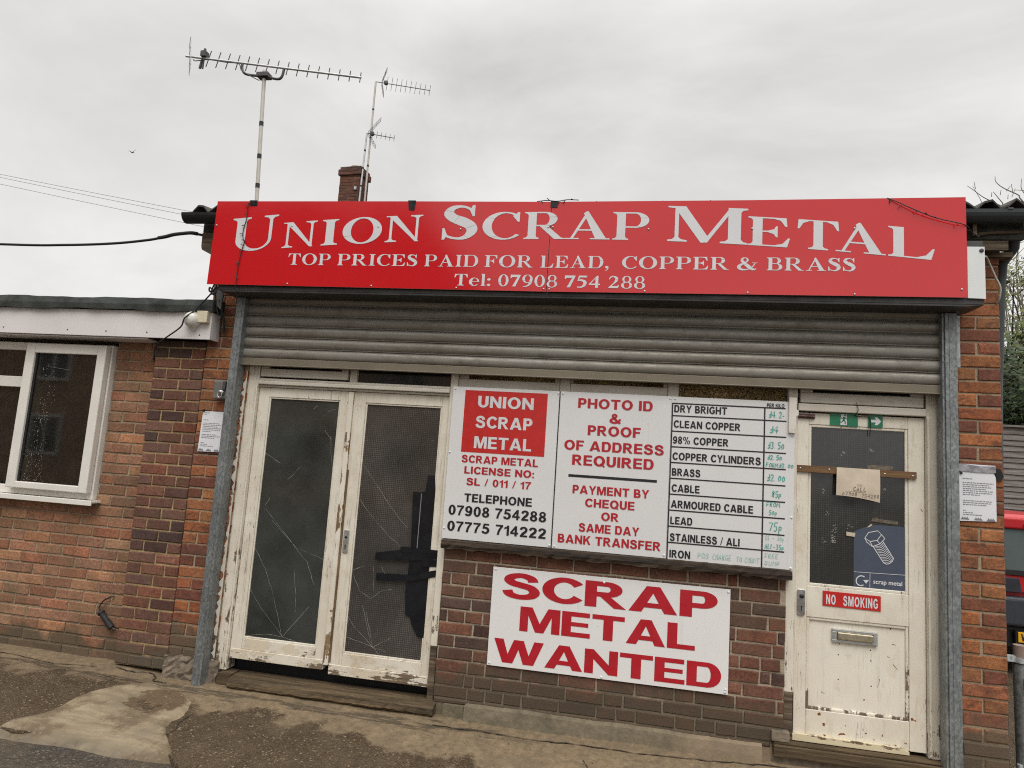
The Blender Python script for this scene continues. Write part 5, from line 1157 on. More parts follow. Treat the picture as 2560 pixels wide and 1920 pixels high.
# exit labels
mb = MB(); mb.prism([(1.129, 1.915), (1.18, 1.913), (1.283, 1.909), (1.281, 1.988), (1.21, 1.984), (1.13, 1.985)], .0375, .0392)
o = tag(mkobj('exit_sticker', mb, M['green_label']), 'green exit label with white running figure above the single door glass', 'sticker', 'green exit labels on the door')
mb = MB(); yq = .0366
mb.prism([(1.186, 1.918), (1.222, 1.917), (1.222, 1.982), (1.190, 1.982)], yq, yq + .0006); mkobj('doorway', mb, M['ink_white'], o)
mb = MB(); yq = .0358; mb.face([(p[0], yq, p[1]) for p in ell(1.212, 1.975, .0062, .0062, 0, 350, 12)], 0)
for st, w_ in (([(1.209, 1.964), (1.204, 1.945)], .011), ([(1.206, 1.962), (1.196, 1.955), (1.190, 1.960)], .005), ([(1.209, 1.962), (1.220, 1.954), (1.228, 1.957)], .005), ([(1.204, 1.946), (1.214, 1.935), (1.212, 1.923)], .006), ([(1.204, 1.946), (1.194, 1.934), (1.183, 1.934)], .006)): mb.ribbon(st, w_, yq - .0002)
mkobj('running_figure', mb, M['green_label'], o)
mb = MB(); mb.prism([(1.336, 1.912), (1.417, 1.911), (1.417, 1.986), (1.338, 1.984)], .0375, .0392); o = tag(mkobj('exit_sticker', mb, M['green_label']), 'small green label with white arrow pointing right, beside the running figure label', 'sticker', 'green exit labels on the door')
mb = MB(); mb.prism([(1.350, 1.941), (1.380, 1.941), (1.372, 1.926), (1.388, 1.926), (1.408, 1.949), (1.388, 1.972), (1.372, 1.972), (1.380, 1.957), (1.350, 1.957)], .0362, .0370); mkobj('arrow', mb, M['ink_white'], o)
mb = MB(); mb.tube(smooth([(1.265, .008, 2.050), (1.270, .004, 2.03), (1.272, .002, 2.00), (1.266, .030, 1.975), (1.31, .030, 1.972), (1.345, .030, 1.968), (1.348, .028, 1.93), (1.346, .036, 1.86)], 5), .0022, 6); tag(mkobj('hanging_wire', mb, M['cable']), 'thin black wire looped over the green exit labels', 'wire')
# no smoking label
mb = MB(); mb.prism([(1.099, .877), (1.406, .874), (1.406, .958), (1.099, .960)], .0365, .0392); o = tag(mkobj('no_smoking_sign', mb, M['red_label'], bev=.001), 'red label in white capitals forbidding smoking on the single door', 'sign')
mb = MB(); sans_mb(mb, 'NO', 1.117, 1.168, .888, .942, .0355, .2); sans_mb(mb, 'SMOKING', 1.208, 1.390, .887, .942, .0355, .2); mkobj('lettering', mb, M['ink_white'], o)
# scrap metal poster
YP = .0505
mb = MB(); mb.prism([(1.266, .984), (1.542, .982), (1.542, 1.346), (1.524, 1.354), (1.38, 1.352), (1.341, 1.339), (1.300, 1.324), (1.266, 1.305)], YP, YP + .002); o = tag(mkobj('recycling_poster', mb, M['navy']), 'slate blue poster with white outlined bolt on the single door glass', 'poster')
px = lambda a, b: (1.266 + (a - 395) * .0003045 - (b - 205) * 0.0, 1.305 - (b - 205) * .000319 + (a - 395) * .000037)
mb = MB(); yq = YP - .0012
def st(pts, w_=.0042, closed=False, k=0): mb.ribbon([px(*p) for p in pts], w_, yq - .0002 * k, 0, closed)
st([(590, 325), (655, 230), (815, 205), (880, 275), (805, 375), (680, 390)], closed=True)
st([(590, 325), (625, 400), (720, 480), (850, 440), (905, 385), (938, 350), (880, 275)], k=1); st([(680, 390), (720, 470)], k=2); st([(805, 375), (850, 440)], k=3)
st([(735, 480), (915, 770), (960, 795), (1010, 790), (1070, 745), (1085, 700), (905, 400)], .0046, k=4)
for q in range(11):
    u = q / 10; a = (760 + 165 * u, 475 + 285 * u); c = (905 + 165 * u, 425 + 275 * u); m_ = ((a[0] + c[0]) / 2 + 18, (a[1] + c[1]) / 2 + 26)
    st(smooth([a, m_, c], 4), .0030, k=5)
st([(398, 912), (1298, 998)], .0026, k=6); st([(680, 940), (678, 1225)], .0026, k=6)
st([(525 + 85 * math.cos(R(a)), 1072 + 85 * math.sin(R(a))) for a in range(60, 330, 15)], .0060, k=7)
mb.face([(x, yq - .0018, z) for x, z in (px(560, 1062), px(612, 1128), px(662, 1062))][::1], 0)
text_mb(mb, 'scrap metal', px(738, 0)[0], px(1235, 0)[0], px(738, 1140)[1] - .004, px(738, 1060)[1] + .003, yq - .0004, off=.022, slope=-.0)
mkobj('drawing', mb, M['ink_white'], o)
mb = MB(); mb.prism([(1.226, 1.280), (1.272, 1.276), (1.274, 1.298), (1.226, 1.302)], YP - .003, YP - .001); mb.prism([(1.336, 1.334), (1.350, 1.338), (1.366, 1.352), (1.358, 1.356)], YP - .003, YP - .001); mkobj('tape', mb, M['paper_old'], o)
mb = MB(); mb.prism([(1.340, 1.670), (1.472, 1.672), (1.478, 1.688), (1.47, 1.694), (1.345, 1.694), (1.334, 1.686)], .0508, .0535); tag(mkobj('old_tape', mb, flat('old brown tape', (.15, .12, .085), .4, amt=.5, scale=60)), 'scrap of old brown tape on the door glass just above the batten', 'tape')
mb = MB(); mb.prism([(1.36, 1.372), (1.50, 1.362), (1.503, 1.380), (1.40, 1.388), (1.385, 1.396), (1.365, 1.39)], .0508, .0535); tag(mkobj('old_tape', mb, flat('grimy tape', (.13, .105, .075), .4, amt=.5, scale=60)), 'grimy tape remnant on the door glass just above the blue poster', 'tape')

# ------------------------------------------------------------------ things fixed to the walls
# notice on the left pier
mb = MB(); mb.prism([(-2.955, 1.503), (-2.782, 1.506), (-2.780, 1.783), (-2.948, 1.780)], -.0095, -.007); o = tag(mkobj('paper_notice', mb, M['paper']), 'white printed sheet on the left brick pier beside the guide rail', 'notice', 'printed notices on the piers')
mb = MB(); small_print(mb, -2.937, -2.795, 1.72, (.3, 0, .9, 1, .85, 1, .95, .45, 0, .8, 1, .7, 0, 0, .2, .35, .7), .0112, -.0112, .0032, seed=3); small_print(mb, -2.945, -2.89, 1.770, (1, .6), .010, -.0112, .003, seed=4); mkobj('print', mb, M['ink_grey'], o)
def skyline(x0, x1, z, seed):
    rd = random.Random(seed); mb = MB()
    for c in (0.12, .5, .86):
        xc = x0 + (x1 - x0) * c; w_ = (x1 - x0) * .13; mb.face([(xc - w_, -.0112, z), (xc + w_, -.0112, z), (xc + w_ * .7, -.0112, z + .008), (xc - w_ * .6, -.0112, z + .009)], 0)
        for q in (-.5, 0, .5): mb.face([(xc + w_ * q - .004, -.0113, z + .007), (xc + w_ * q + .004, -.0113, z + .007), (xc + w_ * q, -.0113, z + .016)], 0)
    return mb
mkobj('drawing', skyline(-2.95, -2.79, 1.510, 1), M['ink_grey'], o)
mb = MB(); mb.prism([(-2.952, 1.776), (-2.934, 1.776), (-2.936, 1.796), (-2.95, 1.79)], -.0115, -.0098); mkobj('tape', mb, M['tape'], o)
# notice on the right pier
mb = MB(); mb.prism([(1.793, 1.414), (1.979, 1.423), (1.980, 1.660), (1.970, 1.686), (1.980, 1.729), (1.791, 1.731)], -.0095, -.007); o = tag(mkobj('paper_notice', mb, M['paper']), 'white printed sheet in plastic pocket with black tape on the right pier', 'notice', 'printed notices on the piers')
mb = MB(); small_print(mb, 1.812, 1.968, 1.648, (.35, 0, 1, .85, .95, .75, 1, .95, .55, 0, 0, .95, .9, .75, 0, 0, .1, .35, .6), .0110, -.0112, .0034, seed=6); mkobj('print', mb, M['ink_grey'], o); mkobj('drawing', skyline(1.80, 1.975, 1.424, 2), M['ink_grey'], o)
mb = MB(); mb.prism([(1.791, 1.690), (1.88, 1.686), (1.978, 1.688), (1.978, 1.726), (1.90, 1.722), (1.80, 1.732), (1.791, 1.73)], -.0135, -.0098); mkobj('pocket', mb, M['foil'], o)
mb = MB(); mb.prism([(1.978, 1.700), (1.985, 1.648), (2.004, 1.644), (2.019, 1.672), (2.002, 1.712), (1.985, 1.716)], -.0120, -.0098); mb.prism([(1.792, 1.69), (1.80, 1.672), (1.812, 1.674), (1.808, 1.684)], -.016, -.0137); mkobj('tape', mb, M['tape'], o)
# key switch box on the left pier
mb = MB(); mb.box(-2.858, -2.752, -.060, -.003, 1.865, 1.995); o = mkobj('switch_box', mb, flat('grey switch box', (.16, .155, .145), .5, .3, amt=.2), bev=.010, seg=3); tag(o, 'grey metal shutter switch box with hanging lock on the left pier', 'switch')
mb = MB(); mb.lathe([(.018, 0), (.018, .012), (.010, .014), (.010, .03), (0, .03)], -2.785, -.060, 1.915, 'y', 14); mb.tube([(-2.80, -.085, 1.91), (-2.802, -.085, 1.885), (-2.785, -.087, 1.872), (-2.768, -.085, 1.885), (-2.770, -.085, 1.91)], .0045, 8); mkobj('key_lock', mb, M['chrome'], o)
mb = MB(); mb.box(-2.778, -2.758, -.078, -.0605, 1.93, 1.99); mkobj('cover_flap', mb, M['steel_dark'], o, bev=.003)
# lamp and junction box on the fascia
o = thing('dome_camera', (-3.035, -.10, 2.34), 'white dome camera on the right end of the white fascia', 'camera')
mb = MB(); pr = [(.058 * math.sin(R(a)), .058 * (1 - math.cos(R(a)))) for a in range(0, 100, 12)]; V = MB()
mb.lathe([(max(r_, .0005), .052 - o_) for r_, o_ in pr][::-1] if False else [(.056, 0), (.058, .02), (.055, .040), (.045, .058), (.028, .070), (.0005, .075)], -3.035, -.101, 2.400, 'y', 20); mkobj('dome', mb, M['dome'], o)
mb = MB(); mb.tube([(-3.035, -.104, 2.352), (-3.030, -.118, 2.342)], .022, 12); mkobj('base', mb, M['dome'], o)
mb = MB(); mb.box(-2.999, -2.916, -.140, -.101, 2.380, 2.462); tag(mkobj('junction_box', mb, M['cream_plastic'], bev=.004), 'cream square junction box at the end of the white fascia', 'junction box')
# cables
def cable(name, pts, r_, label, cat='cable', mat='cable', n=6, extra=None):
    mb = MB(); mb.tube(smooth(pts, 6), r_, 7)
    for e in (extra or []): mb.tube(smooth(e, 6), r_ * .7, 6)
    return tag(mkobj(name, mb, M[mat]), label, cat)
cable('wall_cable', [(-2.86, -.16, 2.625), (-2.90, -.155, 2.575), (-3.003, -.150, 2.465), (-3.05, -.185, 2.40), (-3.094, -.16, 2.338), (-3.245, -.112, 2.262), (-3.33, -.06, 2.235), (-3.392, -.012, 2.20), (-3.394, -.006, 2.157), (-3.405, .040, 2.031), (-3.402, .045, 1.718), (-3.402, .045, 1.393), (-3.402, .045, 1.004), (-3.404, .050, .705), (-3.400, .055, .545)], .0052, 'thin black cable from the red sign across the fascia and down the brick corner', extra=[[(-3.37, -.02, 2.24), (-3.41, -.02, 2.235), (-3.40, -.02, 2.21), (-3.375, -.02, 2.215), (-3.385, -.02, 2.25)], [(-3.395, -.012, 2.19), (-3.39, -.015, 2.14), (-3.395, -.01, 2.12)]])
cable('cable_bundle', [(-2.875, -.09, 2.64), (-2.868, -.10, 2.56), (-2.85, -.075, 2.47), (-2.842, -.05, 2.40), (-2.852, -.03, 2.33)], .008, 'tangled black cables hanging behind the left end of the red sign', extra=[[(-2.89, -.12, 2.63), (-2.925, -.13, 2.60), (-2.93, -.13, 2.63), (-2.90, -.12, 2.60), (-2.885, -.11, 2.54), (-2.86, -.1, 2.44)], [(-2.87, -.1, 2.62), (-2.92, -.12, 2.585), (-2.90, -.12, 2.66), (-2.88, -.1, 2.60)], [(-2.86, -.11, 2.55), (-2.848, -.09, 2.48), (-2.86, -.06, 2.38), (-2.87, -.04, 2.30)]])
o = thing('cable_connector', (-3.54, .06, .28), 'black cable connector dangling on the pink brick wall near the ground', 'connector')
mb = MB(); D_ = Vector((.105, 0, -.098)).normalized(); A_ = Vector((-3.592, .052, .352)); L_ = .142
mb.tube([A_, A_ + D_ * .012, A_ + D_ * .02, A_ + D_ * (L_ - .045)], .0185, 10); mb.tube([A_ + D_ * (L_ - .045), A_ + D_ * L_], .022, 10); mb.tube([A_ + D_ * .004, A_ + D_ * .016], .025, 10); mkobj('shell', mb, M['black_m'], o)
mb = MB(); mb.tube(smooth([tuple(A_), (-3.607, .055, .385), (-3.585, .06, .425), (-3.54, .062, .452), (-3.518, .075, .46)], 6), .005, 7); mkobj('cable', mb, M['cable'], o)
mb = MB(); mb.tube([A_ + D_ * L_, A_ + D_ * (L_ + .03) + Vector((.008, .0, .012))], .006, 6); mkobj('plug', mb, M['alu_dark'], o)
cable('sign_cable', [(1.842, -.20, 2.862), (1.90, -.12, 2.895), (1.945, -.06, 2.875), (1.985, -.04, 2.80), (2.010, -.035, 2.745), (2.012, -.02, 2.685), (2.008, .0, 2.66)], .0062, 'dirty white cable looping from the sign box to the right pier', mat='cable_w')
cable('sign_cable', [(1.848, -.16, 2.86), (1.862, -.14, 2.78), (1.872, -.10, 2.71), (1.90, -.03, 2.665), (1.912, -.008, 2.655)], .0050, 'short white cable hanging close beside the white sign end cover', mat='cable_w')

# ------------------------------------------------------------------ aerials, chimney, wires, bird
def V3(a): return Vector(a)
def aerial(name, mast, rad, label, mats, straps=()):
    o = thing(name, mast[0], label, 'aerial', 'television aerials above the roofs'); mb = MB(); mb.tube(mast, rad, 10); ms = mkobj('mast', mb, mats, o)
    for s_ in straps:
        a, b = V3(mast[0]), V3(mast[1]); p = a + (b - a) * s_; d = (b - a).normalized()
        m2 = MB(); m2.tube([p - d * .022, p + d * .022], rad * 1.12, 10); mkobj('tape_band', m2, M['black_m'], ms)
    return o
m_a, m_b = (-3.565, 1.3, 3.35), (-3.676, 1.3, 5.178)
o = aerial('television_aerial', [m_a, m_b], .0185, 'large many-toothed aerial on a thick white pole behind the red sign', M['pole'], (.36, .52, .70, .965))
b0, b1 = V3((-4.558, 1.3, 5.374)), V3((-2.668, 1.3, 5.062)); bd = (b1 - b0).normalized(); upv = Vector((bd.z * -1, 0, bd.x)).normalized()
mb = MB(); mb.tube([b0, b1], .0105, 8); bm = mkobj('boom', mb, M['alu'], o)
rdv = Vector((.12, .05, 1)).normalized()
for k in range(16):
    p = b0 + (b1 - b0) * (.136 + .0573 * k); h = .086 - .0024 * k
    ev = (upv * 1.0 + Vector((.075 - .012 * k if k < 10 else -.05 - .012 * (k - 10), .0, 0))).normalized()
    mb = MB(); mb.tube([p - ev * h, p + ev * h], .0046, 6); mkobj('element', mb, M['alu_dark'], o)
p = b0 + (b1 - b0) * .10; mb = MB(); mb.tube([p - upv * .11, p + upv * .10], .012, 6); mb.tube([p + Vector((.012, 0, -.11)), p + Vector((.016, 0, .10))], .010, 6); mb.box(p.x - .01, p.x + .045, 1.27, 1.33, p.z + .01, p.z + .065); mkobj('dipole', mb, M['alu_dark'], o)
mb = MB(); q = b0 + (b1 - b0) * .022
for k_ in (-1, -.33, .33, 1): dv = Vector((-.64, .77, 0)) * (.11 * k_); mb.tube([q + dv + Vector((-.018, 0, .165)), q + dv + Vector((.026, 0, -.15))], .0028, 5)
for u in (-.13, -.05, .05, .15): mb.tube([q + Vector((.07 - u * .13, -.085, u)), q + Vector((-.07 - u * .13, .085, u))], .0025, 5)
mkobj('reflector', mb, M['alu'], o)
mb = MB(); mb.tube(smooth([(-3.925, 1.3, 5.265), (-3.915, 1.3, 5.20), (-3.86, 1.3, 5.148), (-3.67, 1.3, 5.118), (-3.53, 1.3, 5.085), (-3.485, 1.3, 5.11), (-3.471, 1.3, 5.19)], 5), .0125, 8); mb.box(-3.735, -3.615, 1.26, 1.345, 5.105, 5.145); mkobj('cradle', mb, M['alu_dark'], o)
mb = MB(); mb.tube(smooth([(-4.46, 1.29, 5.33), (-4.43, 1.28, 5.305), (-4.28, 1.28, 5.31), (-4.1, 1.28, 5.275), (-3.95, 1.28, 5.25), (-3.90, 1.27, 5.17), (-3.78, 1.27, 5.10), (-3.70, 1.27, 5.06)], 5), .0045, 6); mkobj('cable', mb, M['cable'], o)

YC = 10.6
def small_aerial(name, mast, rad, boomdir, boom0, L, ne, eh, refl, label, mmat):
    o = aerial(name, mast, rad, label, mmat, (.4, .6, .8)); p0 = V3(boom0); bdv = V3(boomdir).normalized(); mb = MB(); mb.tube([p0, p0 + bdv * L], .0095, 6); mkobj('boom', mb, M['alu_dark'], o)
    ev = Vector((.16, -.2, 1)).normalized()
    for k in range(ne):
        p = p0 + bdv * (L * (.22 + .775 * k / (ne - 1))); mb = MB(); mb.tube([p - ev * eh * (1 - .03 * k), p + ev * eh * (1 - .03 * k)], .0055, 5); mkobj('element', mb, M['alu_dark'], o)
    p = p0 + bdv * L * .19; mb = MB(); mb.box(p.x - .03, p.x + .05, p.y - .04, p.y + .04, p.z - .03, p.z + .05); mkobj('dipole', mb, M['alu_dark'], o)
    mb = MB(); q = p0 + bdv * L * refl[2]
    for sgn in (1, -1):
        a = q; tip = q + Vector((refl[0] * (1 if sgn > 0 else .75), 0, sgn * refl[1]))
        hd = Vector((-.42, .9, 0)) * .10
        for k_ in (-1, 0, 1): mb.tube([a + hd * k_, tip + hd * k_], .0048, 5)
        for u in (.35, .68, 1): mb.tube([a + (tip - a) * u - hd, a + (tip - a) * u + hd], .0045, 5)
    mkobj('reflector', mb, M['alu_dark'], o); return o
small_aerial('television_aerial', [(-6.80, YC, 7.2), (-6.815, YC, 10.92)], .024, (1.50, 0, -.305), (-6.83, YC, 10.93), 1.50, 10, .17, (.11, .35, .12), 'small aerial with long boom at the top of the taller chimney mast', M['pole'])
small_aerial('television_aerial', [(-6.905, YC - .1, 7.2), (-6.87, YC - .1, 9.50)], .022, (.75, 0, -.155), (-6.88, YC - .1, 9.50), .76, 6, .085, (.30, .36, .06), 'short aerial with folded grid reflector on the lower chimney mast', M['alu'])
# house behind the shop, hidden but for its chimney
hs_ = thing('brick_house', (-8, 13, 0), 'brick house behind the shop, only its chimney rising above the red sign', 'house')
mb = MB(); mb.box(-10.4, -3, 11.2, 18, -.08, 5.2); mkobj('wall', mb, M['brick_far'] if False else flat('far brick wall', (.20, .095, .06), .9, amt=.3), hs_)
mb = MB(); mb.face([(-10.6, 10.9, 5.1), (-2.7, 10.9, 5.1), (-2.7, 14.6, 7.25), (-10.6, 14.6, 7.25)], 0); mb.face([(-10.6, 14.6, 7.25), (-2.7, 14.6, 7.25), (-2.7, 18.3, 5.1), (-10.6, 18.3, 5.1)], 0); mb.face([(-2.7, 10.9, 5.1), (-2.7, 18.3, 5.1), (-2.7, 14.6, 7.25)], 0); mb.face([(-10.6, 18.3, 5.1), (-10.6, 10.9, 5.1), (-10.6, 14.6, 7.25)], 0)
rf = mkobj('roof', mb, flat('far roof tiles', (.10, .055, .04), .9, amt=.3, scale=5, bump=.5, bscale=12), hs_)
mb = MB(); cw, cd = .545, .46; x0, y0 = -7.49, 10.55
def chrow(x0_, x1_):
    return stretcher(x0_, x1_)
bricks(mb, 0, cw, 5.9, 8.42, 0, stretcher(0, cw), pick([(.13, .055, .038), (.16, .065, .042), (.10, .048, .038), (.19, .08, .05)]), 51, back=.2)
bricks(mb, -.04, cw + .04, 8.42, 8.57, -.04, stretcher(0, cw), pick([(.10, .05, .04), (.13, .055, .04)]), 52, back=.2)
bricks(mb, -.01, cw + .01, 8.57, 8.645, -.01, stretcher(0, cw), pick([(.10, .05, .04), (.085, .05, .045)]), 53, back=.2)
def side(mbs, zz0, zz1, ox, ext, seed, pal):
    t_ = MB(); bricks(t_, 0, cd + 2 * ext, zz0, zz1, 0, stretcher(0, cd + 2 * ext), pick(pal), seed, back=.05)
    for f, m_, c_ in zip(t_.f, t_.m, t_.c): mbs.face([(ox - t_.v[i][1], t_.v[i][0] - ext, t_.v[i][2]) for i in f], m_, c_)
side(mb, 5.9, 8.42, cw, 0, 54, [(.10, .045, .035), (.13, .055, .04), (.08, .042, .036)]); side(mb, 8.42, 8.57, cw + .04, .04, 55, [(.09, .045, .04), (.12, .05, .04)]); side(mb, 8.57, 8.645, cw + .01, .01, 56, [(.09, .045, .04)])  # turned face gets darker brick colours, its shade painted into the palette
mb.box(.05, cw - .05, .05, cd, 5.9, 8.64, 1)
mb.v = [(x0 + p[0] + p[1] * .10, y0 + p[1] - p[0] * .10, p[2]) for p in mb.v]
ch_ = mkobj('chimney', mb, [M['brick_far'], mortar_mat('chimney mortar', (.15, .115, .085))], hs_, colors=True)
mb = MB(); mb.lathe([(.19, 0), (.185, .04), (.15, .07), (.13, .075), (.13, .10), (.10, .105), (.0, .095)], x0 + .29, y0 + .24, 8.645, 'z', 16); mkobj('chimney_cap', mb, flat('mossy cement', (.20, .175, .11), .95, amt=.45, scale=18), ch_)
mb = MB(); mb.box(x0 + .44, x0 + .50, y0 - .09, y0 - .045, 8.02, 8.10); mkobj('bracket', mb, M['galv2'], ch_)
for a, b, lab in (((-8.577, 3, 4.987), (-2.9, 3, 3.95), 'highest of the three thin overhead wires at the left'), ((-8.568, 3, 4.943), (-2.9, 3, 3.88), 'middle one of the three thin overhead wires'), ((-8.55, 3, 4.848), (-2.9, 3, 3.77), 'lowest of the three thin overhead wires, ending below the gutter')):
    a, b = V3(a), V3(b); a2 = a + (a - b) * .6; mb = MB(); P = []
    for k in range(25):
        u = k / 24; p = a2 + (b - a2) * u; p.z += .02 - .10 * u * (1 - u); P.append(p)
    mb.tube(P, .0026, 5); tag(mkobj('overhead_wire', mb, M['wire']), lab, 'wire', 'thin overhead wires')
cable('service_cable', [(-9.0, -.15, 3.10), (-7.0, -.12, 3.0), (-4.81, -.06, 2.955), (-4.234, -.05, 2.955), (-3.82, -.05, 2.969), (-3.535, -.05, 2.996), (-3.423, -.05, 3.016), (-3.30, -.05, 3.040), (-3.202, -.05, 3.050), (-3.13, -.05, 3.040), (-3.08, -.04, 3.032)], .0095, 'thick black sagging cable running left from the end of the eaves')
mb = MB(); mb.tube(smooth([(-3.45, -.052, 3.012), (-3.40, -.047, 3.022), (-3.33, -.053, 3.036), (-3.26, -.047, 3.047), (-3.19, -.051, 3.05), (-3.14, -.05, 3.043)], 6), .0135, 8); tag(mkobj('cable_wrap', mb, M['black_m']), 'black wrapping around the end of the thick sagging cable', 'cable wrap')
# gull
c = V3((-40.6, 40, 24.4)); mb = MB()
mb.lathe([(.01, -.42), (.10, -.28), (.15, -.05), (.13, .15), (.06, .32), (.08, .40), (.01, .52)], c.x, c.y, c.z, 'x', 10)
mb.v = [tuple(c + (V3(p) - c) * .34) for p in mb.v]
bird = mkobj('bird', mb, flat('grey bird', (.10, .10, .10), .8)); tag(bird, 'small dark bird flying alone high in the left sky', 'bird')
for tip, mid_ in (((-1.12, -.2, .52), (-.45, 0, .20)), ((.80, .3, 1.08), (.22, .1, .45))):
    mb = MB(); a = c + Vector((.05, 0, .06)); m_ = c + V3(mid_); t_ = c + V3(tip)
    for y_ in (0, .03):
        V = [a + Vector((-.14, y_, 0)), a + Vector((.14, y_, 0)), m_ + Vector((.15, y_, .02)), t_ + Vector((.03, y_, 0)), m_ + Vector((-.12, y_, -.06))]; mb.face(V if y_ else V[::-1], 0)
    mb.v = [tuple(c + (V3(p) - c) * .34) for p in mb.v]; mkobj('wing', mb, flat('grey wing', (.17, .17, .16), .8), bird)

# ------------------------------------------------------------------ right edge: gate post, car, fence, trees
o = thing('gate_post', (2.26, .3, -.05), 'scuffed galvanised gate post with capped top and clamp right of the pier', 'post')
mb = MB(); mb.tube([(2.245, .3, -.09), (2.236, .3, .62)], .040, 20); mkobj('post', mb, M['galv'], o)
mb = MB(); mb.tube([(2.236, .3, .655), (2.236, .3, .716), (2.236, .3, .722)], .036, 20); mb.tube([(2.236, .3, .600), (2.236, .3, .654)], .030, 16); mkobj('cap', mb, flat('worn rubber cap', (.26, .19, .16), .7, amt=.3), o)
mb = MB(); mb.tube([(2.236, .3, .628), (2.236, .3, .655)], .047, 18); mb.box(2.10, 2.20, .275, .300, .630, .664); mb.tube([(2.262, .262, .664), (2.262, .235, .664)], .016, 10); mkobj('clamp', mb, M['galv2'], o)
mb = MB(); mb.tube(smooth([(2.238, .25, .54), (2.236, .245, .58), (2.252, .245, .60), (2.268, .245, .58), (2.27, .25, .54)], 5), .0045, 7); mb.box(2.225, 2.285, .235, .262, .49, .545); mkobj('padlock', mb, M['chrome'], o, bev=.004)
mb = MB(); mb.tube([(2.19, .24, .09), (2.185, .24, .02)], .014, 10); mb.prism([(2.19, .03), (2.23, -.01), (2.228, -.06), (2.19, -.06)], .235, .25); mkobj('bolt', mb, M['galv2'], o)

# car: sections along its length, rear towards us
car = thing('parked_car', (3.82, 4.9, -.05), 'red hatchback car parked rear-first beyond the right pier', 'car')
paint_red = flat('red car paint', (.45, .012, .018), .22, amt=.05, scale=3); rub = flat('dark bumper plastic', (.028, .033, .042), .5, amt=.15); blk = M['black']
XC, Y0, GZ = 3.83, 2.95, -.05
def sec(y, hw, zb, zs, zt, hwt):
    """half outline: sill, side, shoulder, roof"""
    p = [(hw * .90, zb), (hw, zb + .14), (hw * 1.0, (zb + zs) / 2 + .05), (hw * .975, zs), (hwt + (hw - hwt) * .35, zs + (zt - zs) * .55), (hwt, zt - .06), (hwt * .82, zt - .012), (hwt * .4, zt)]
    return [(XC + a, y, GZ + b) for a, b in p] + [(XC - a, y, GZ + b) for a, b in reversed(p)]
secs = [sec(Y0 + .10, .78, .30, .95, 1.00, .62), sec(Y0 + .13, .80, .26, .97, 1.30, .60), sec(Y0 + .42, .82, .22, .98, 1.455, .60), sec(Y0 + .9, .83, .2, .97, 1.48, .61), sec(Y0 + 1.6, .83, .2, .95, 1.48, .60), sec(Y0 + 2.2, .83, .2, .93, 1.42, .58), sec(Y0 + 2.85, .82, .2, .90, .98, .62), sec(Y0 + 3.5, .79, .22, .80, .86, .60), sec(Y0 + 3.85, .70, .28, .66, .70, .55)]
mb = MB(); n = 16; V = [p for s_ in secs for p in s_]
mb.mesh(V, [(k * n + i, k * n + (i + 1) % n, (k + 1) * n + (i + 1) % n, (k + 1) * n + i) for k in range(len(secs) - 1) for i in range(n)] + [tuple(range(n - 1, -1, -1)), tuple((len(secs) - 1) * n + i for i in range(n))], 0, smooth=False)
body = mkobj('body', mb, paint_red, car, bev=.03, seg=3)
mb = MB(); mb.prism([(XC - .68, GZ + .93), (XC + .68, GZ + .93), (XC + .60, GZ + 1.30), (XC + .5, GZ + 1.325), (XC - .5, GZ + 1.325), (XC - .60, GZ + 1.30)], Y0 + .055, Y0 + .10); rw = mkobj('rear_window', mb, flat('rear glass', (.10, .125, .125), .06, amt=.1, scale=2), car, bev=.006)
mb = MB(); mb.box(XC - .64, XC + .64, Y0 + .045, Y0 + .058, GZ + .90, GZ + .945); mkobj('window_trim', mb, blk, car)
mb = MB(); mb.prism([(XC - .60, GZ + 1.325), (XC + .60, GZ + 1.325), (XC + .56, GZ + 1.43), (XC - .56, GZ + 1.43)], Y0 + .03, Y0 + .25); sp_ = mkobj('spoiler', mb, paint_red, car, bev=.02, seg=3)
mb = MB(); mb.box(XC - .20, XC + .20, Y0 + .022, Y0 + .031, GZ + 1.345, GZ + 1.372); mkobj('brake_light', mb, flat('red lens', (.30, .01, .01), .2), sp_)
mb = MB(); mb.box(XC - .72, XC + .72, Y0 + .06, Y0 + .11, GZ + .74, GZ + .90); mkobj('tailgate', mb, paint_red, car, bev=.012)
for s_ in (-1, 1):
    mb = MB(); a, b = sorted((XC + s_ * .79, XC + s_ * .24)); mb.box(a, b, Y0 + .035, Y0 + .06, GZ + .735, GZ + .872) if False else mb.prism([(XC + s_ * .79, GZ + .74), (XC + s_ * .215, GZ + .74), (XC + s_ * .235, GZ + .875), (XC + s_ * .79, GZ + .875)][::(1 if s_ < 0 else -1)], Y0 + .035, Y0 + .07); mkobj('tail_light', mb, flat('smoked lens', (.035, .035, .045), .15), car, bev=.008)
mb = MB(); mb.box(XC - .83, XC + .83, Y0 - .03, Y0 + .16, GZ + .44, GZ + .705); mkobj('bumper', mb, rub, car, bev=.03, seg=3)
mb = MB(); mb.box(XC - .76, XC + .76, Y0 + .03, Y0 + .15, GZ + .24, GZ + .438); mkobj('valance', mb, blk, car, bev=.02)
mb = MB(); mb.box(3.530, 4.050, Y0 - .045, Y0 - .032, GZ + .310, GZ + .400); pl_ = mkobj('number_plate', mb, flat('yellow plate', (.75, .38, .01), .4, amt=.04), car, bev=.003)
mb = MB(); sans_mb(mb, 'W', 3.552, 3.612, GZ + .324, GZ + .388, Y0 - .047); mkobj('lettering', mb, M['ink_black'], pl_)
mb = MB(); mb.box(3.515, 4.065, Y0 - .031, Y0 - .0, GZ + .28, GZ + .41); mkobj('plate_holder', mb, blk, car)
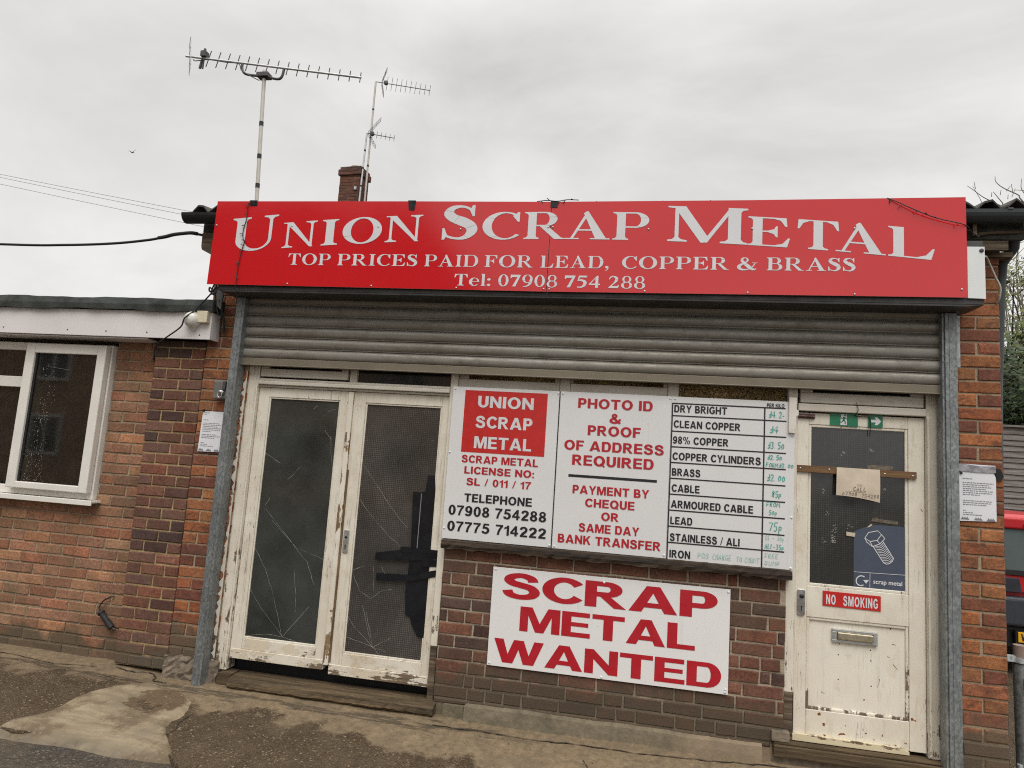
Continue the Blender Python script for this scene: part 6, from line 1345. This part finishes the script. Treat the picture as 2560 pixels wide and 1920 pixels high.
for s_ in (-1, 1):
    for y_ in (Y0 + .65, Y0 + 3.1):
        mb = MB(); mb.lathe([(.20, -.09), (.29, -.10), (.305, -.06), (.305, .06), (.29, .10), (.20, .09)], XC + s_ * .74, y_, GZ + .305, 'x', 22); wh = mkobj('wheel', mb, blk, car)
        mb = MB(); mb.lathe([(0.001, .085 * s_), (.06, .09 * s_), (.19, .08 * s_), (.20, .05 * s_)], XC + s_ * .74, y_, GZ + .305, 'x', 16); mkobj('rim', mb, M['alu'], wh)

fwm = timber_mat('grey fence boards', (.10, .092, .085), (.27, .25, .235), 'x', .15)
for k, (xa, lab) in enumerate(((3.1, 'weathered lap fence panel nearest the shop, behind the red car'), (5.02, 'weathered lap fence panel farther right behind the red car'))):
    f_ = thing('fence_panel', (xa + .9, 7.3, -.05), lab, 'fence', 'lap fence panels behind the car'); rd = random.Random(60 + k); mb = MB(); z = .35
    while z < 2.62:
        e = [rd.uniform(-.008, .008) for _ in range(14)]; V = []
        for q in range(13):
            x = xa + 1.83 * q / 12; V += [(x, 7.285 + e[q] * .5, z + e[q]), (x, 7.31, z + .115)]
        for q in range(12): mb.face([V[q * 2], V[q * 2 + 2], V[q * 2 + 3], V[q * 2 + 1]], 0)
        z += .088
    mkobj('boards', mb, fwm, f_)
    mb = MB(); mb.box(xa + .02, xa + .06, 7.26, 7.284, .35, 2.66); mb.box(xa + .89, xa + .93, 7.26, 7.284, .35, 2.66); mb.box(xa, xa + 1.83, 7.25, 7.36, 2.655, 2.685); mkobj('rails', mb, fwm, f_)
    mb = MB(); mb.box(xa, xa + 1.83, 7.30, 7.35, -.1, .345); mkobj('gravel_board', mb, M['plinth'], f_)
    mb = MB(); mb.box(xa + 1.835, xa + 1.93, 7.26, 7.36, -.1, 2.75); mkobj('post', mb, fwm, f_)

def leaf_tree(name, base, H, rx, ry, zc, rz, n, leafmat, label, seed, size=(.05, .10), bare=False):
    rd = random.Random(seed); o = thing(name, base, label, 'tree'); b = V3(base); mb = MB(); cl = []
    trunk = [b, b + Vector((.08, .05, H * .25)), b + Vector((-.05, .1, H * .5)), b + Vector((.06, .05, H * .78))]
    P = smooth([tuple(p) for p in trunk], 4); mb.tube(P, H * .024, 8, r1=H * .008)
    if bare:                                                          # the few long twigs that stand clear of the roof
        rt_ = b + Vector((.9, 0, 7.9)); mb.tube([V3(P[-1]), (P[-1][0] + .3, P[-1][1], 7.4), rt_], .05, 6, r1=.03)
        for st in ([(9.03, 8.63), (8.7, 8.8), (8.44, 8.95), (8.3, 9.04), (8.12, 9.2), (7.97, 9.32)], [(8.12, 9.2), (8.09, 9.39)], [(8.43, 8.95), (8.44, 9.07)], [(9.13, 8.81), (9.04, 8.98), (8.79, 9.12), (8.63, 9.23), (8.53, 9.35), (8.52, 9.48)], [(8.93, 9.06), (8.9, 9.3)], [(8.9, 8.7), (8.76, 8.87), (8.64, 9.04), (8.56, 9.16)], [(8.98, 9.02), (9.06, 9.24)], [(8.79, 9.12), (8.88, 9.25)], [(9.4, 8.6), (9.29, 8.89), (9.2, 9.06), (9.13, 9.22), (9.15, 9.45)], [(9.4, 9.1), (9.3, 9.13), (8.98, 9.16)], [(9.3, 8.6), (9.19, 8.63), (9.01, 8.65), (9.06, 8.74)], [(8.83, 8.92), (8.84, 9.04)], [(8.65, 9.02), (8.67, 9.15)]):
            j = rd.uniform(-.12, .12); L = [(x, 13.5 + j, z) for x, z in st]
            if len(st) > 3: L = [tuple(rt_)] + L
            mb.tube(smooth(L, 3), .018 if len(st) > 3 else .009, 5, r1=.006)
    for k in range(34 if not bare else 44):
        u = rd.uniform(.22, 1.0) if not bare else rd.uniform(.3, 1); p = V3(P[min(int(u * (len(P) - 1)), len(P) - 1)]); a = rd.uniform(0, 6.283)
        e = Vector((b.x + rx * math.cos(a) * rd.uniform(.5, 1), b.y + ry * math.sin(a) * rd.uniform(.5, 1), zc + rz * rd.uniform(-.85, .95)))
        m_ = (p + e) / 2 + Vector((rd.uniform(-.2, .2), rd.uniform(-.2, .2), rd.uniform(-.1, .12) if bare else rd.uniform(0, .35)))
        Q = smooth([tuple(p), tuple(m_), tuple(e)], 5); mb.tube(Q, H * (.0022 if bare else .0062), 5, r1=H * (.0006 if bare else .0010)); cl.append(e); cl.append(m_)
        for q in range(5 if bare else 3):
            s_ = V3(Q[rd.randrange(3, len(Q))]); d = Vector((rd.uniform(-1, 1), rd.uniform(-1, 1), rd.uniform(-.3, 1))) * (.55 if bare else .4); mb.tube([s_, s_ + d * .5 + Vector((0, 0, .04)), s_ + d], H * (.0011 if bare else .0019), 4, r1=H * (.0005 if bare else .0007)); cl.append(s_ + d)
    mkobj('trunk', mb, flat(name + ' bark', (.17, .145, .125) if bare else (.060, .050, .042), .95, amt=.3), o)
    if bare: return o
    lf = MB()
    for k in range(n):
        c_ = rd.choice(cl); s_ = rd.gauss(0, .20), rd.gauss(0, .20), rd.gauss(0, .17); p = c_ + Vector(s_)
        a = Vector((rd.gauss(0, 1), rd.gauss(0, 1), rd.gauss(0, .6))).normalized(); bb = a.orthogonal().normalized(); l = rd.uniform(*size); g = rd.uniform(.55, 1.4); cc = (g, g * rd.uniform(.9, 1.15), g * rd.uniform(.6, 1))
        lf.face([p, p + a * l * .5 + bb * l * .28, p + a * l, p + a * l * .5 - bb * l * .28], 0, cc)
    mkobj('crown', lf, leafmat, o, colors=True); return o
def leaf_mat(name, c):
    t = NT(name); a = t.n('ShaderNodeAttribute', attribute_name='Col'); v = t.mix(1.0, (*c,), a.outputs['Color'], 'MULTIPLY'); return t.fin(v, .55, 0, None, .35)
lm1, lm2 = leaf_mat('fresh green leaves', (.10, .115, .030)), leaf_mat('dark evergreen leaves', (.030, .050, .016))
leaf_tree('leafy_tree', (7.6, 10.6, -.05), 6.4, 2.2, 1.7, 4.3, 2.0, 26000, lm1, 'open leafy spring tree above the fence at the right edge', 71, (.06, .13))
leaf_tree('evergreen_bush', (6.0, 9.0, -.05), 4.3, 1.9, 1.1, 2.9, 1.5, 22000, lm2, 'dense dark evergreen bush directly behind the fence', 72, (.06, .13))
leaf_tree('bare_tree', (9.2, 13.5, -.05), 8.4, 1.5, 1.2, 7.9, .6, 0, None, 'leafless thin-twigged tree top rising above the right end of the roof', 74, bare=True)

# ------------------------------------------------------------------ across the street (seen only in reflections)
op = thing('terrace_house', (-14, -17, 0), 'brown brick terrace across the street, reflected in sign and window', 'house')
mb = MB(); mb.box(-27, -4.6, -21, -14.3, -.08, 5.9); mkobj('wall', mb, flat('brown brick terrace wall', (.42, .27, .165), .9, amt=.3, scale=3), op)
mb = MB(); e0, e1, xr0, xr1, zr = 5.95, 8.6, -24.2, -7.5, 10.2
A1, A2, A3, A4 = (-27.3, -14.0, e0), (-4.35, -14.0, e0), (-4.35, -21.3, e0), (-27.3, -21.3, e0); Rg1, Rg2 = (xr0, -16.2, zr), (xr1, -16.2, zr)
for f in ((A2, A1, Rg1, Rg2), (A3, A2, Rg2), (A4, A3, Rg2, Rg1), (A1, A4, Rg1), (A1, A2, A3, A4)): mb.face(f, 0)
mkobj('roof', mb, flat('slate roof', (.055, .052, .052), .8, amt=.25, scale=4), op)
for zz0, zz1 in ((.9, 2.2), (3.3, 4.7)):
    for k in range(7):
        xa = -26 + k * 3.05; mb = MB()
        for q in ((0, .09, 0, zz1 - zz0), (1.71, 1.8, 0, zz1 - zz0), (.09, 1.71, 0, .09), (.09, 1.71, zz1 - zz0 - .09, zz1 - zz0), (.56, .63, .09, zz1 - zz0 - .09), (1.16, 1.23, .09, zz1 - zz0 - .09)): mb.box(xa + q[0], xa + q[1], -14.29, -14.22, zz0 + q[2], zz0 + q[3])
        w_ = mkobj('window', mb, M['pvc'], op); mb = MB(); mb.box(xa + .09, xa + 1.71, -14.29, -14.27, zz0 + .09, zz1 - .09); mkobj('pane', mb, M['glass_o'], w_)
